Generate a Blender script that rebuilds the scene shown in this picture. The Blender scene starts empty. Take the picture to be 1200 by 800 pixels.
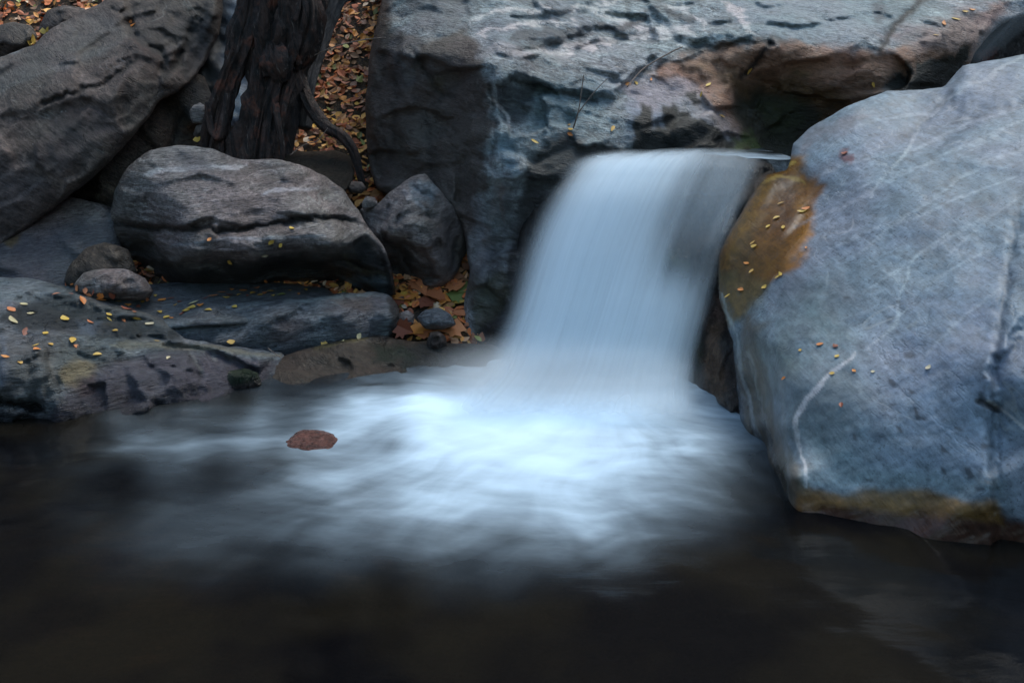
import bpy, math, random
import numpy as np
from mathutils import Vector, noise as mnoise
R = math.radians
SC = bpy.context.scene
COL = SC.collection
random.seed(7)
rng = np.random.default_rng(11)

# ------------------------------------------------------------------ camera
CAM = np.array((0.0, 0.0, 1.41)); PITCH = R(15); F = 1166.7
cam_d = bpy.data.cameras.new('camera'); cam = bpy.data.objects.new('camera', cam_d); COL.objects.link(cam)
cam.location = CAM; cam.rotation_euler = (R(90) - PITCH, 0, 0)
cam_d.lens = 35; cam_d.sensor_width = 36; cam_d.clip_end = 500; cam_d.clip_start = 0.05
SC.camera = cam
# ------------------------------------------------------------------ sky, sun, exposure
SUN_EL, SUN_AZ = R(62), R(40)          # azimuth measured from +Y towards +X
w = bpy.data.worlds.new('World'); SC.world = w; w.use_nodes = True
nt = w.node_tree; nt.nodes.clear()
sky = nt.nodes.new('ShaderNodeTexSky'); sky.sky_type = 'NISHITA'; sky.sun_disc = False
sky.sun_elevation = SUN_EL; sky.sun_rotation = SUN_AZ; sky.air_density = 1.3; sky.dust_density = 2.0
bg = nt.nodes.new('ShaderNodeBackground'); bg.inputs['Strength'].default_value = 0.14
wo = nt.nodes.new('ShaderNodeOutputWorld')
tint = nt.nodes.new('ShaderNodeVectorMath'); tint.operation = 'MULTIPLY'; tint.inputs[1].default_value = (.90, 1.0, .95)   # thin overcast greys the blue
nt.links.new(sky.outputs[0], tint.inputs[0]); nt.links.new(tint.outputs[0], bg.inputs[0]); nt.links.new(bg.outputs[0], wo.inputs[0])
sun_d = bpy.data.lights.new('sun', 'SUN'); sun_d.energy = 0.7; sun_d.angle = R(35); sun_d.color = (1.0, .96, .92)
sun = bpy.data.objects.new('sun', sun_d); COL.objects.link(sun)
sd = Vector((math.sin(SUN_AZ) * math.cos(SUN_EL), math.cos(SUN_AZ) * math.cos(SUN_EL), math.sin(SUN_EL)))
sun.rotation_euler = sd.to_track_quat('Z', 'Y').to_euler(); sun.location = (0, 0, 8)
SC.view_settings.view_transform = 'Standard'; SC.view_settings.look = 'None'
SC.view_settings.gamma = 1; SC.view_settings.exposure = 1.08
SC.render.engine = 'CYCLES'
cy = SC.cycles; cy.use_denoising = True; cy.max_bounces = 8; cy.diffuse_bounces = 3; cy.glossy_bounces = 3
cy.transparent_max_bounces = 24; cy.transmission_bounces = 4; cy.sample_clamp_indirect = 4; cy.volume_bounces = 1

# ------------------------------------------------------------------ numeric helpers
P_ = np.random.default_rng(3).permutation(256); P_ = np.concatenate([P_, P_, P_])
G_ = np.random.default_rng(4).normal(size=(256, 3)); G_ /= np.linalg.norm(G_, axis=1)[:, None]
def perlin(p, seed=0):
    p = np.asarray(p, float) + seed * 17.31
    i = np.floor(p).astype(int); f = p - i; u = f * f * f * (f * (f * 6 - 15) + 10); i &= 255
    out = 0
    for dx in (0, 1):
        for dy in (0, 1):
            for dz in (0, 1):
                h = P_[P_[P_[(i[:, 0] + dx) & 255] + ((i[:, 1] + dy) & 255)] + ((i[:, 2] + dz) & 255)]
                g = (G_[h] * (f - (dx, dy, dz))).sum(1)
                wt = (u[:, 0] if dx else 1 - u[:, 0]) * (u[:, 1] if dy else 1 - u[:, 1]) * (u[:, 2] if dz else 1 - u[:, 2])
                out = out + g * wt
    return out * 1.5
def fbm(p, octv=4, seed=0, ridged=False):
    a, s, o = 1.0, 1.0, 0.0
    for k in range(octv):
        n = perlin(p * s, seed + k)
        if ridged: n = 0.5 - np.abs(n) * 1.6
        o = o + a * n; a *= .5; s *= 2.03
    return o
def facets(p, seed=0, k=20.0):
    """broken faces: smooth blend of randomly tilted planes, one per cell"""
    p = np.asarray(p, float) + seed * 3.7; i = np.floor(p).astype(int); num = np.zeros(len(p)); den = np.zeros(len(p)) + 1e-12
    for dx in (-1, 0, 1):
        for dy in (-1, 0, 1):
            for dz in (-1, 0, 1):
                c = i + (dx, dy, dz); h = P_[P_[P_[c[:, 0] & 255] + (c[:, 1] & 255)] + (c[:, 2] & 255)]
                q = p - (c + .5 + .38 * G_[h]); w_ = np.exp(-k * (q * q).sum(1)); num += w_ * ((G_[(h * 7 + 13) & 255] * q).sum(1) * 1.3 + (h / 255. - .5) * .5); den += w_
    return num / den
def layers(p, seed=0):
    """bedding: every layer along z stands out by its own amount, with a short step between layers"""
    h = p[:, 2] + .55 * perlin(p * .35, seed) + .12 * perlin(p * 1.3, seed + 2); i = np.floor(h).astype(int); f = h - i
    r = lambda j: P_[(P_[(j + seed) & 255] + (j & 255)) & 255] / 255. - .5
    t = np.clip((f - .78) / .22, 0, 1); t = t * t * (3 - 2 * t); return r(i) * (1 - t) + r(i + 1) * t
def sstep(a, b, x):
    t = np.clip((x - a) / (b - a), 0, 1); return t * t * (3 - 2 * t)
def seg_dist(P, poly, closed=True):
    A = np.asarray(poly, float); B = np.roll(A, -1, 0) if closed else A[1:]
    if not closed: A = A[:-1]
    best = np.full(len(P), 1e9); near = np.zeros_like(P); tt = np.zeros(len(P))
    for k, (a, b) in enumerate(zip(A, B)):
        d = b - a; t = np.clip(((P - a) @ d) / max(d @ d, 1e-9), 0, 1)
        q = a + t[:, None] * d; r = np.hypot(*(P - q).T); m = r < best
        best[m] = r[m]; near[m] = q[m]; tt[m] = k + t[m]
    return best, near, tt / max(1, len(A))
def inside(P, poly):
    A = np.asarray(poly, float); B = np.roll(A, -1, 0); c = np.zeros(len(P), bool)
    for (x0, y0), (x1, y1) in zip(A, B):
        if y0 == y1: continue
        m = ((y0 > P[:, 1]) != (y1 > P[:, 1])) & (P[:, 0] < (x1 - x0) * (P[:, 1] - y0) / (y1 - y0) + x0)
        c ^= m
    return c
def smooth_poly(pts, n=6, closed=True):
    pts = np.asarray(pts, float); out = []; N = len(pts)
    rngk = range(N) if closed else range(N - 1)
    for k in rngk:
        g = (lambda i: pts[i % N]) if closed else (lambda i: pts[min(max(i, 0), N - 1)])
        p0, p1, p2, p3 = g(k - 1), g(k), g(k + 1), g(k + 2)
        for j in range(n):
            t = j / n
            out.append(.5 * ((2 * p1) + (p2 - p0) * t + (2 * p0 - 5 * p1 + 4 * p2 - p3) * t * t + (3 * p1 - p0 - 3 * p2 + p3) * t ** 3))
    if not closed: out.append(pts[-1])
    return np.array(out)
def rbf(C, V, c=18.0):
    C = np.asarray(C, float); V = np.asarray(V, float); n = len(C)
    K = np.sqrt(((C[:, None] - C[None]) ** 2).sum(-1) + c * c)
    A = np.zeros((n + 3, n + 3)); A[:n, :n] = K; A[:n, n] = 1; A[:n, n + 1:] = C / 500; A[n, :n] = 1; A[n + 1:, :n] = (C / 500).T
    sol = np.linalg.lstsq(A, np.concatenate([V, np.zeros(3)]), rcond=None)[0]
    def f(P):
        K = np.sqrt(((P[:, None] - C[None]) ** 2).sum(-1) + c * c)
        return K @ sol[:n] + sol[n] + (P / 500) @ sol[n + 1:]
    return f
FW = np.array((0, math.cos(PITCH), -math.sin(PITCH))); UP = np.array((0, math.sin(PITCH), math.cos(PITCH)))
def world(P, Y):
    """a sight line and a distance Y to a point in the place"""
    P = np.asarray(P, float).reshape(-1, 2)
    d = FW + ((P[:, :1] - 600) / F) * np.array((1, 0, 0)) - ((P[:, 1:] - 400) / F) * UP
    return CAM + d * (np.asarray(Y, float).reshape(-1) / d[:, 1])[:, None]
def pixel(W):
    d = W - CAM; z = d @ FW
    return np.stack([600 + F * d[:, 0] / z, 400 - F * (d @ UP) / z], 1)

# ------------------------------------------------------------------ objects
def mesh_obj(name, V, Fc, mat, base=None, parent=None, smooth=True, attrs=None, uv=None):
    V = np.asarray(V, float)
    if base is None: base = (V[:, 0].mean(), V[:, 1].mean(), V[:, 2].min())
    base = np.array(base, float)
    me = bpy.data.meshes.new(name); me.from_pydata((V - base).tolist(), [], [list(map(int, f)) for f in Fc]); me.update()
    if smooth: me.polygons.foreach_set('use_smooth', np.ones(len(me.polygons), bool))
    for k, a in (attrs or {}).items():
        if a.ndim == 1:
            at = me.attributes.new(k, 'FLOAT', 'POINT'); at.data.foreach_set('value', a.astype('f'))
        elif a.shape[1] == 3:
            at = me.attributes.new(k, 'FLOAT_VECTOR', 'POINT'); at.data.foreach_set('vector', a.astype('f').ravel())
        else:
            at = me.attributes.new(k, 'FLOAT_COLOR', 'POINT'); at.data.foreach_set('color', a.astype('f').ravel())
    if mat: me.materials.append(mat)
    o = bpy.data.objects.new(name, me); COL.objects.link(o); o.location = base
    if parent: o.parent = parent; o.location = base - np.array(parent.location)
    return o
def tag(o, label=None, cat=None, group=None, kind=None):
    if label: o['label'] = label
    if cat: o['category'] = cat
    if group: o['group'] = group
    if kind: o['kind'] = kind
    return o

# ------------------------------------------------------------------ materials
class NT:
    def __init__(s, name):
        s.m = bpy.data.materials.new(name); s.m.use_nodes = True; s.t = s.m.node_tree; s.t.nodes.clear()
        s.out = s.n('OutputMaterial')
    def n(s, typ, **kw):
        nd = s.t.nodes.new('ShaderNode' + typ)
        for k, v in kw.items(): setattr(nd, k, v)
        return nd
    def l(s, a, b): s.t.links.new(a, b)
    def val(s, sock, v):
        if hasattr(v, 'is_linked') or isinstance(v, bpy.types.NodeSocket): s.l(v, sock)
        else: sock.default_value = v
    def math(s, op, a, b=0.5, c=None, clamp=False):
        nd = s.n('Math', operation=op, use_clamp=clamp); s.val(nd.inputs[0], a); s.val(nd.inputs[1], b)
        if c is not None: s.val(nd.inputs[2], c)
        return nd.outputs[0]
    def rng(s, v, a, b, c=0.0, d=1.0, smooth=True):
        nd = s.n('MapRange'); nd.interpolation_type = 'SMOOTHSTEP' if smooth else 'LINEAR'
        s.val(nd.inputs[0], v)
        for i, x in enumerate((a, b, c, d)): s.val(nd.inputs[i + 1], x)
        return nd.outputs[0]
    def mix(s, f, a, b, mode='MIX'):
        nd = s.n('Mix', data_type='RGBA', blend_type=mode); s.val(nd.inputs[0], f)
        for i, x in ((6, a), (7, b)):
            if not isinstance(x, bpy.types.NodeSocket): x = tuple(x) + ((1,) if len(x) == 3 else ())
            s.val(nd.inputs[i], x)
        return nd.outputs[2]
    def mapping(s, vec, rot=(0, 0, 0), scale=(1, 1, 1), loc=(0, 0, 0)):
        a = s.n('Mapping'); s.l(vec, a.inputs[0]); a.inputs[1].default_value = loc; a.inputs[2].default_value = rot; a.inputs[3].default_value = (1, 1, 1)
        b = s.n('VectorMath', operation='MULTIPLY'); s.l(a.outputs[0], b.inputs[0]); b.inputs[1].default_value = scale
        return b.outputs[0]
    def noise(s, vec, scale, detail=4, rough=.55, dist=0.0):
        nd = s.n('TexNoise'); s.l(vec, nd.inputs['Vector']); nd.inputs['Scale'].default_value = scale
        nd.inputs['Detail'].default_value = detail; nd.inputs['Roughness'].default_value = rough; nd.inputs['Distortion'].default_value = dist
        return nd.outputs['Fac']
    def bump(s, h, strength, dist, normal=None):
        nd = s.n('Bump'); nd.inputs['Strength'].default_value = strength; nd.inputs['Distance'].default_value = dist
        s.l(h, nd.inputs['Height'])
        if normal is not None: s.l(normal, nd.inputs['Normal'])
        return nd.outputs[0]

def rock_mat(name, ca, cb, cc, rot=(0, 0, 0), band=(1, 1, 6), bscale=6, dark=.5, light=.3, veins=0.0, rough=.62, bump=.5, fine=1.0, grain=1.0):
    t = NT(name); geo = t.n('NewGeometry'); pos = geo.outputs['Position']
    q = t.mapping(pos, rot, band)
    big = t.noise(pos, 2.1, 5, .6); bandn = t.noise(q, bscale, 6, .62, .5); bandf = t.noise(q, bscale * 5, 5, .65, .3)
    fn = t.noise(pos, 38, 8, .78); fn2 = t.noise(pos, 160, 3, .7)
    k = t.math('ADD', t.math('MULTIPLY', big, .5), t.math('MULTIPLY', bandn, .5))
    c = t.mix(t.rng(k, .38, .52), ca, cb); c = t.mix(t.rng(t.math('ADD', t.math('MULTIPLY', bandn, .7), t.math('MULTIPLY', fn, .3)), .50, .66), c, cc)
    # fine grain variation of the stone
    g = t.rng(t.math('ADD', t.math('MULTIPLY', bandf, .5), t.math('MULTIPLY', fn, .5)), .38, .62, 1 - .7 * grain, 1 + .75 * grain, False)
    c = t.mix(1.0, c, (0, 0, 0), 'MIX') if False else c
    vm = t.n('VectorMath', operation='SCALE'); t.l(c, vm.inputs[0]); t.l(g, vm.inputs['Scale']); c = vm.outputs[0]
    pit = t.noise(pos, 75, 3, .6); c = t.mix(t.math('MULTIPLY', t.rng(pit, .60, .66), .55), c, tuple(x * .3 for x in ca))
    scr = t.noise(t.mapping(pos, rot, (1, 1, 14), (3, 1, 7)), 13, 5, .7); c = t.mix(t.math('MULTIPLY', t.rng(scr, .58, .66), .2), c, tuple(x * .4 for x in ca)); c = t.mix(t.math('MULTIPLY', t.rng(scr, .42, .35), .15), c, tuple(min(1, x * 1.5) for x in cc))
    # dark mineral flecks and lichen
    sp = t.noise(t.mapping(pos, rot, tuple(1 + (b - 1) * .35 for b in band)), 26, 5, .7)
    spa = t.noise(pos, 3.3, 3, .5)
    c = t.mix(t.math('MULTIPLY', t.math('MULTIPLY', t.rng(sp, .57, .66), t.rng(spa, .45, .62)), dark), c, tuple(x * .28 for x in ca))
    lp = t.noise(t.mapping(pos, rot, band, (5, 3, 1)), 17, 6, .7)
    c = t.mix(t.math('MULTIPLY', t.rng(lp, .6, .72), light), c, tuple(min(1, x * 1.7 + .05) for x in cc))
    lf = t.noise(pos, 30, 4, .6); c = t.mix(t.math('MULTIPLY', t.rng(lf, .69, .73), .5 * light + .1), c, (.55, .55, .52))
    if veins:
        vn = t.noise(t.mapping(pos, rot, (1, 1, 1.8), (2, 9, 4)), 1.7, 3, .5, 1.2)
        av = t.math('ABSOLUTE', t.math('SUBTRACT', vn, .5)); vw = t.math('MULTIPLY', t.noise(pos, 9, 3, .5), .016)
        vm_ = t.math('SUBTRACT', 1.0, t.rng(t.math('SUBTRACT', av, vw), -.006, .002)); vgate = t.rng(t.noise(pos, 4.1, 2, .5), .46, .58)
        c = t.mix(t.math('MULTIPLY', t.math('MULTIPLY', vm_, vgate), veins), c, (.5, .49, .47))
    # stains, algae, moss and veins of the stone, plus shade painted on some faces
    pa = t.n('Attribute', attribute_name='paint'); a = pa.outputs['Alpha']
    pn = t.math('ADD', t.math('MULTIPLY', fn, .5), t.math('MULTIPLY', t.noise(q, bscale * 2.2, 5, .6), .5))
    a2 = t.math('ADD', a, t.math('MULTIPLY', t.math('SUBTRACT', pn, .5), t.math('MULTIPLY', t.math('MULTIPLY', a, t.math('SUBTRACT', 1.0, a)), 6.0)), clamp=True)
    vs = t.n('VectorMath', operation='SCALE'); t.l(pa.outputs['Color'], vs.inputs[0]); t.l(t.rng(t.math('ADD', t.math('MULTIPLY', fn, .5), t.math('MULTIPLY', bandf, .5)), .33, .67, .45, 1.55, False), vs.inputs['Scale'])
    c = t.mix(a2, c, vs.outputs[0])
    wa = t.n('Attribute', attribute_name='wet').outputs['Fac']
    wd = t.n('VectorMath', operation='SCALE'); t.l(c, wd.inputs[0]); t.l(t.math('SUBTRACT', 1.0, t.math('MULTIPLY', wa, .45)), wd.inputs['Scale'])
    # hue drift: greenish and violet minerals
    hv = t.n('VectorMath', operation='MULTIPLY'); t.l(wd.outputs[0], hv.inputs[0]); t.l(t.mix(t.rng(t.noise(pos, 1.7, 4, .6), .38, .62), (1.05, .99, .99), (.95, 1.03, 1.0)), hv.inputs[1])
    b = t.n('BsdfPrincipled'); t.l(hv.outputs[0], b.inputs['Base Color'])
    rr = t.rng(fn, .3, .7, rough - .1, rough + .12, False)
    ro = t.n('Mix'); t.l(wa, ro.inputs[0]); t.l(rr, ro.inputs[2]); ro.inputs[3].default_value = .22
    t.l(ro.outputs[0], b.inputs['Roughness']); b.inputs['Specular IOR Level'].default_value = .4
    vo = t.n('TexVoronoi', feature='DISTANCE_TO_EDGE'); dn_ = t.n('TexNoise'); t.l(q, dn_.inputs['Vector']); dn_.inputs['Scale'].default_value = 4; dn_.inputs['Detail'].default_value = 4
    dv = t.n('VectorMath', operation='MULTIPLY_ADD'); t.l(dn_.outputs['Color'], dv.inputs[0]); dv.inputs[1].default_value = (.5, .5, .5); t.l(q, dv.inputs[2]); t.l(dv.outputs[0], vo.inputs['Vector']); vo.inputs['Scale'].default_value = 2.6
    hair = t.math('MULTIPLY', t.math('SUBTRACT', 1.0, t.rng(vo.outputs['Distance'], .004, .02)), t.rng(t.noise(pos, 3.1, 3, .5), .5, .6))
    h = t.math('ADD', t.math('MULTIPLY', hair, -.9), t.math('MULTIPLY', bandn, .8)); h = t.math('ADD', t.math('ADD', t.math('MULTIPLY', h, 1.0), t.math('ADD', t.math('MULTIPLY', pit, -.25), t.math('MULTIPLY', scr, -.35))), t.math('ADD', t.math('MULTIPLY', bandf, .5), t.math('ADD', t.math('MULTIPLY', fn, .32), t.math('MULTIPLY', fn2, .1 * fine))))
    t.l(t.bump(h, min(1, bump * 1.5), .035), b.inputs['Normal'])
    t.l(b.outputs[0], t.out.inputs[0]); return t.m

# ------------------------------------------------------------------ rocks
ROCKS = {}
def rock(name, poly, ctrl, mat, label, cat='boulder', s=3.0, w=26, Rr=.12, back=.35, lumps=(), cracks=(), paint=(), wet=0.0, wets=(), jit=2.0, group=None, kind=None, c=18., steps=(), zcut=None):
    """closed, thick body of rock: its outline, distances of points on its front, and a rounded rim and back"""
    seed = abs(hash_(name + label)) % 97
    pl = smooth_poly(poly, 8); pa_ = np.asarray(poly, float); nx_ = np.roll(pa_, -1, 0); lin = (pa_[:, None] + (nx_ - pa_)[:, None] * (np.arange(8) / 8.)[None, :, None]).reshape(-1, 2); pl = .35 * pl + .65 * lin
    pl = pl + np.stack([fbm(np.c_[pl / 22, np.full(len(pl), 1.)], 3, seed), fbm(np.c_[pl / 22, np.full(len(pl), 5.)], 3, seed + 9)], 1) * jit
    x0, y0 = pl.min(0) - s; x1, y1 = pl.max(0) + s
    xs = np.arange(x0, x1 + s, s); ys = np.arange(y0, y1 + s, s); nx, ny = len(xs), len(ys)
    GX, GY = np.meshgrid(xs, ys); P = np.c_[GX.ravel(), GY.ravel()]
    ins = inside(P, pl)
    cell = ins.reshape(ny, nx); use = cell[:-1, :-1] | cell[1:, :-1] | cell[:-1, 1:] | cell[1:, 1:]
    jy, jx = np.nonzero(use)
    quads = np.stack([jy * nx + jx, (jy + 1) * nx + jx, (jy + 1) * nx + jx + 1, jy * nx + jx + 1], 1)
    ids = np.unique(quads); remap = -np.ones(nx * ny, int); remap[ids] = np.arange(len(ids)); quads = remap[quads]
    P = P[ids]; ins = ins[ids]
    d, near, _ = seg_dist(P, pl); P[~ins] = near[~ins]; d[~ins] = 0
    ct = np.array([(a, b) for a, b, _ in ctrl], float); inv = rbf(ct, [1 / y for *_, y in ctrl], c)
    Y = 1 / np.clip(inv(P), .05, .6)
    t = np.clip(d / w, 0, 1); rim = 1 - np.sqrt(1 - (1 - t) ** 2)
    W0 = world(P, Y)
    disp = np.zeros(len(P))
    for L in lumps:                               # (amplitude m, frequency 1/m, squeeze vector, rotation about y, ridged)
        amp, fr, sq, ang, rd = (list(L) + [(1, 1, 1), 0, False][len(L) - 2:])[:5]
        ca, sa = math.cos(ang), math.sin(ang); Q = W0.copy(); Q = np.c_[ca * Q[:, 0] + sa * Q[:, 2], Q[:, 1], -sa * Q[:, 0] + ca * Q[:, 2]]
        disp += amp * (facets(Q * fr * np.array(sq), seed) if rd == 'f' else layers(Q * fr * np.array(sq), seed) if rd == 's' else fbm(Q * fr * np.array(sq), 4, seed, rd))
    for line, wd, dep in cracks:                  # open joints
        ln = smooth_poly(line, 6, False); Pj = P + np.stack([fbm(np.c_[P / 14, np.zeros(len(P))], 3, seed), fbm(np.c_[P / 14, np.ones(len(P))], 3, seed)], 1) * 4
        dd, _, tt = seg_dist(Pj, ln, False); endf = np.clip(np.minimum(tt, 1 - tt) * 8, .15, 1); disp += dep * .7 * endf * np.exp(-(dd / max(wd, 1.5 * s)) ** 2)
    for pg, dep, fe in steps:                     # broken out or raised facets
        pg = np.array(pg, float); Pj = P + np.stack([fbm(np.c_[P / 18, np.zeros(len(P))], 3, seed), fbm(np.c_[P / 18, np.ones(len(P))], 3, seed)], 1) * 5
        dd, _, _ = seg_dist(Pj, pg); sg = np.where(inside(Pj, pg), dd, -dd); disp += dep * sstep(-fe / 2, fe / 2, sg)
    Yf = Y + Rr * rim + disp * sstep(0, 1, np.clip(d / 10, 0, 1))
    front = world(P, Yf)
    bi = np.nonzero(d > 1e-6)[0]; bmap = np.arange(len(P)); bmap[bi] = len(P) + np.arange(len(bi))
    Yb = Y + Rr + back * np.sqrt(1 - (1 - t) ** 2) + .5 * disp
    bk = world(P[bi], Yb[bi])
    # the back keeps its real width: pull it in a little with distance
    V = np.r_[front, bk]
    faces = np.r_[quads, bmap[quads][:, ::-1]]
    n = len(P)
    col = np.zeros((n, 4)); wt = np.full(n, float(wet))
    Pn = P + np.stack([fbm(np.c_[W0 * 7], 4, seed + 3), fbm(W0 * 7 + 30, 4, seed + 4)], 1) * 9
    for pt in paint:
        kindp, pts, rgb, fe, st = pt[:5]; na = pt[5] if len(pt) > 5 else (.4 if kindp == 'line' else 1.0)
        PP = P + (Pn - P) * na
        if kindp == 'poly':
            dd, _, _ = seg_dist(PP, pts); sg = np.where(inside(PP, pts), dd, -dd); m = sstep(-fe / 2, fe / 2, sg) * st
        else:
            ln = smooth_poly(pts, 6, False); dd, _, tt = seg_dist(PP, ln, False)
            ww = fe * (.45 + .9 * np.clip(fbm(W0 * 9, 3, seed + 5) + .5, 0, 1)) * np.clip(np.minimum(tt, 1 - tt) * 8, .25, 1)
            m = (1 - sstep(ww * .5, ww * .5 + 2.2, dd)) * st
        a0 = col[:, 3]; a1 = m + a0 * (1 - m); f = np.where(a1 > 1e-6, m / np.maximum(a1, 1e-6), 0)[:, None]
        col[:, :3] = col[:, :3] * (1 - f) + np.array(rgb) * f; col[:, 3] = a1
    for line, wd, dep in cracks:                  # dirt held in the joints
        ln = smooth_poly(line, 6, False); Pj = P + np.stack([fbm(np.c_[P / 14, np.zeros(len(P))], 3, seed), fbm(np.c_[P / 14, np.ones(len(P))], 3, seed)], 1) * 4
        dd, _, tt = seg_dist(Pj, ln, False); m = .85 * np.exp(-(dd / (.5 * wd + 1)) ** 2) * min(1, dep * 18); a0 = col[:, 3]; a1 = m + a0 * (1 - m); f = np.where(a1 > 1e-6, m / np.maximum(a1, 1e-6), 0)[:, None]
        col[:, :3] = col[:, :3] * (1 - f) + np.array((.012, .010, .009)) * f; col[:, 3] = a1
    for pts, fe, st in wets:
        dd, _, _ = seg_dist(Pn, pts); sg = np.where(inside(Pn, pts), dd, -dd); wt = np.maximum(wt, sstep(-fe / 2, fe / 2, sg) * st)
    col = np.r_[col, col[bi]]; wt = np.r_[wt, wt[bi]]
    o = mesh_obj(name, V, faces, mat, attrs={'paint': col, 'wet': wt})
    if label: tag(o, label, cat, group)
    if kind: o['kind'] = kind
    return o
def hash_(s):
    h = 5381
    for ch in s: h = (h * 33 + ord(ch)) & 0x7fffffff
    return h

M_blue = rock_mat('blue grey gneiss', (.135, .165, .20), (.17, .205, .25), (.22, .255, .30), (0, R(-50), R(20)), (1, 1, 2.6), 2.2, .35, .10, .25, .5, .15, grain=.6)
M_bed = rock_mat('veined grey gneiss', (.12, .122, .13), (.22, .24, .25), (.34, .355, .36), (0, R(-12), 0), (1, 1, 3.4), 4, .6, .4, .35, .55, .5)
M_left = rock_mat('weathered dark gneiss', (.042, .029, .024), (.078, .056, .046), (.13, .10, .085), (0, R(-40), R(10)), (1, 1, 3), 3, .5, .35, .1, .66, .5)
M_mid = rock_mat('banded boulder stone', (.09, .068, .062), (.165, .135, .126), (.26, .222, .21), (R(-8), R(4), 0), (1, 1, 9), 5, .6, .4, .25, .6, .5)
M_ledge = rock_mat('wet ledge stone', (.062, .068, .076), (.12, .135, .148), (.22, .228, .235), (R(10), R(8), R(10)), (1, 1, 5), 5, .6, .4, .2, .42, .6)
M_dark = rock_mat('dark wet stone', (.020, .016, .014), (.042, .032, .027), (.08, .06, .05), (0, R(75), 0), (1, 1, 4), 5, .5, .25, 0, .35, .7)
M_brown = rock_mat('brown stone', (.04, .028, .022), (.075, .052, .04), (.13, .095, .072), (0, R(-30), 0), (1, 1, 2.5), 5, .5, .25, 0, .6, .6)

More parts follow.
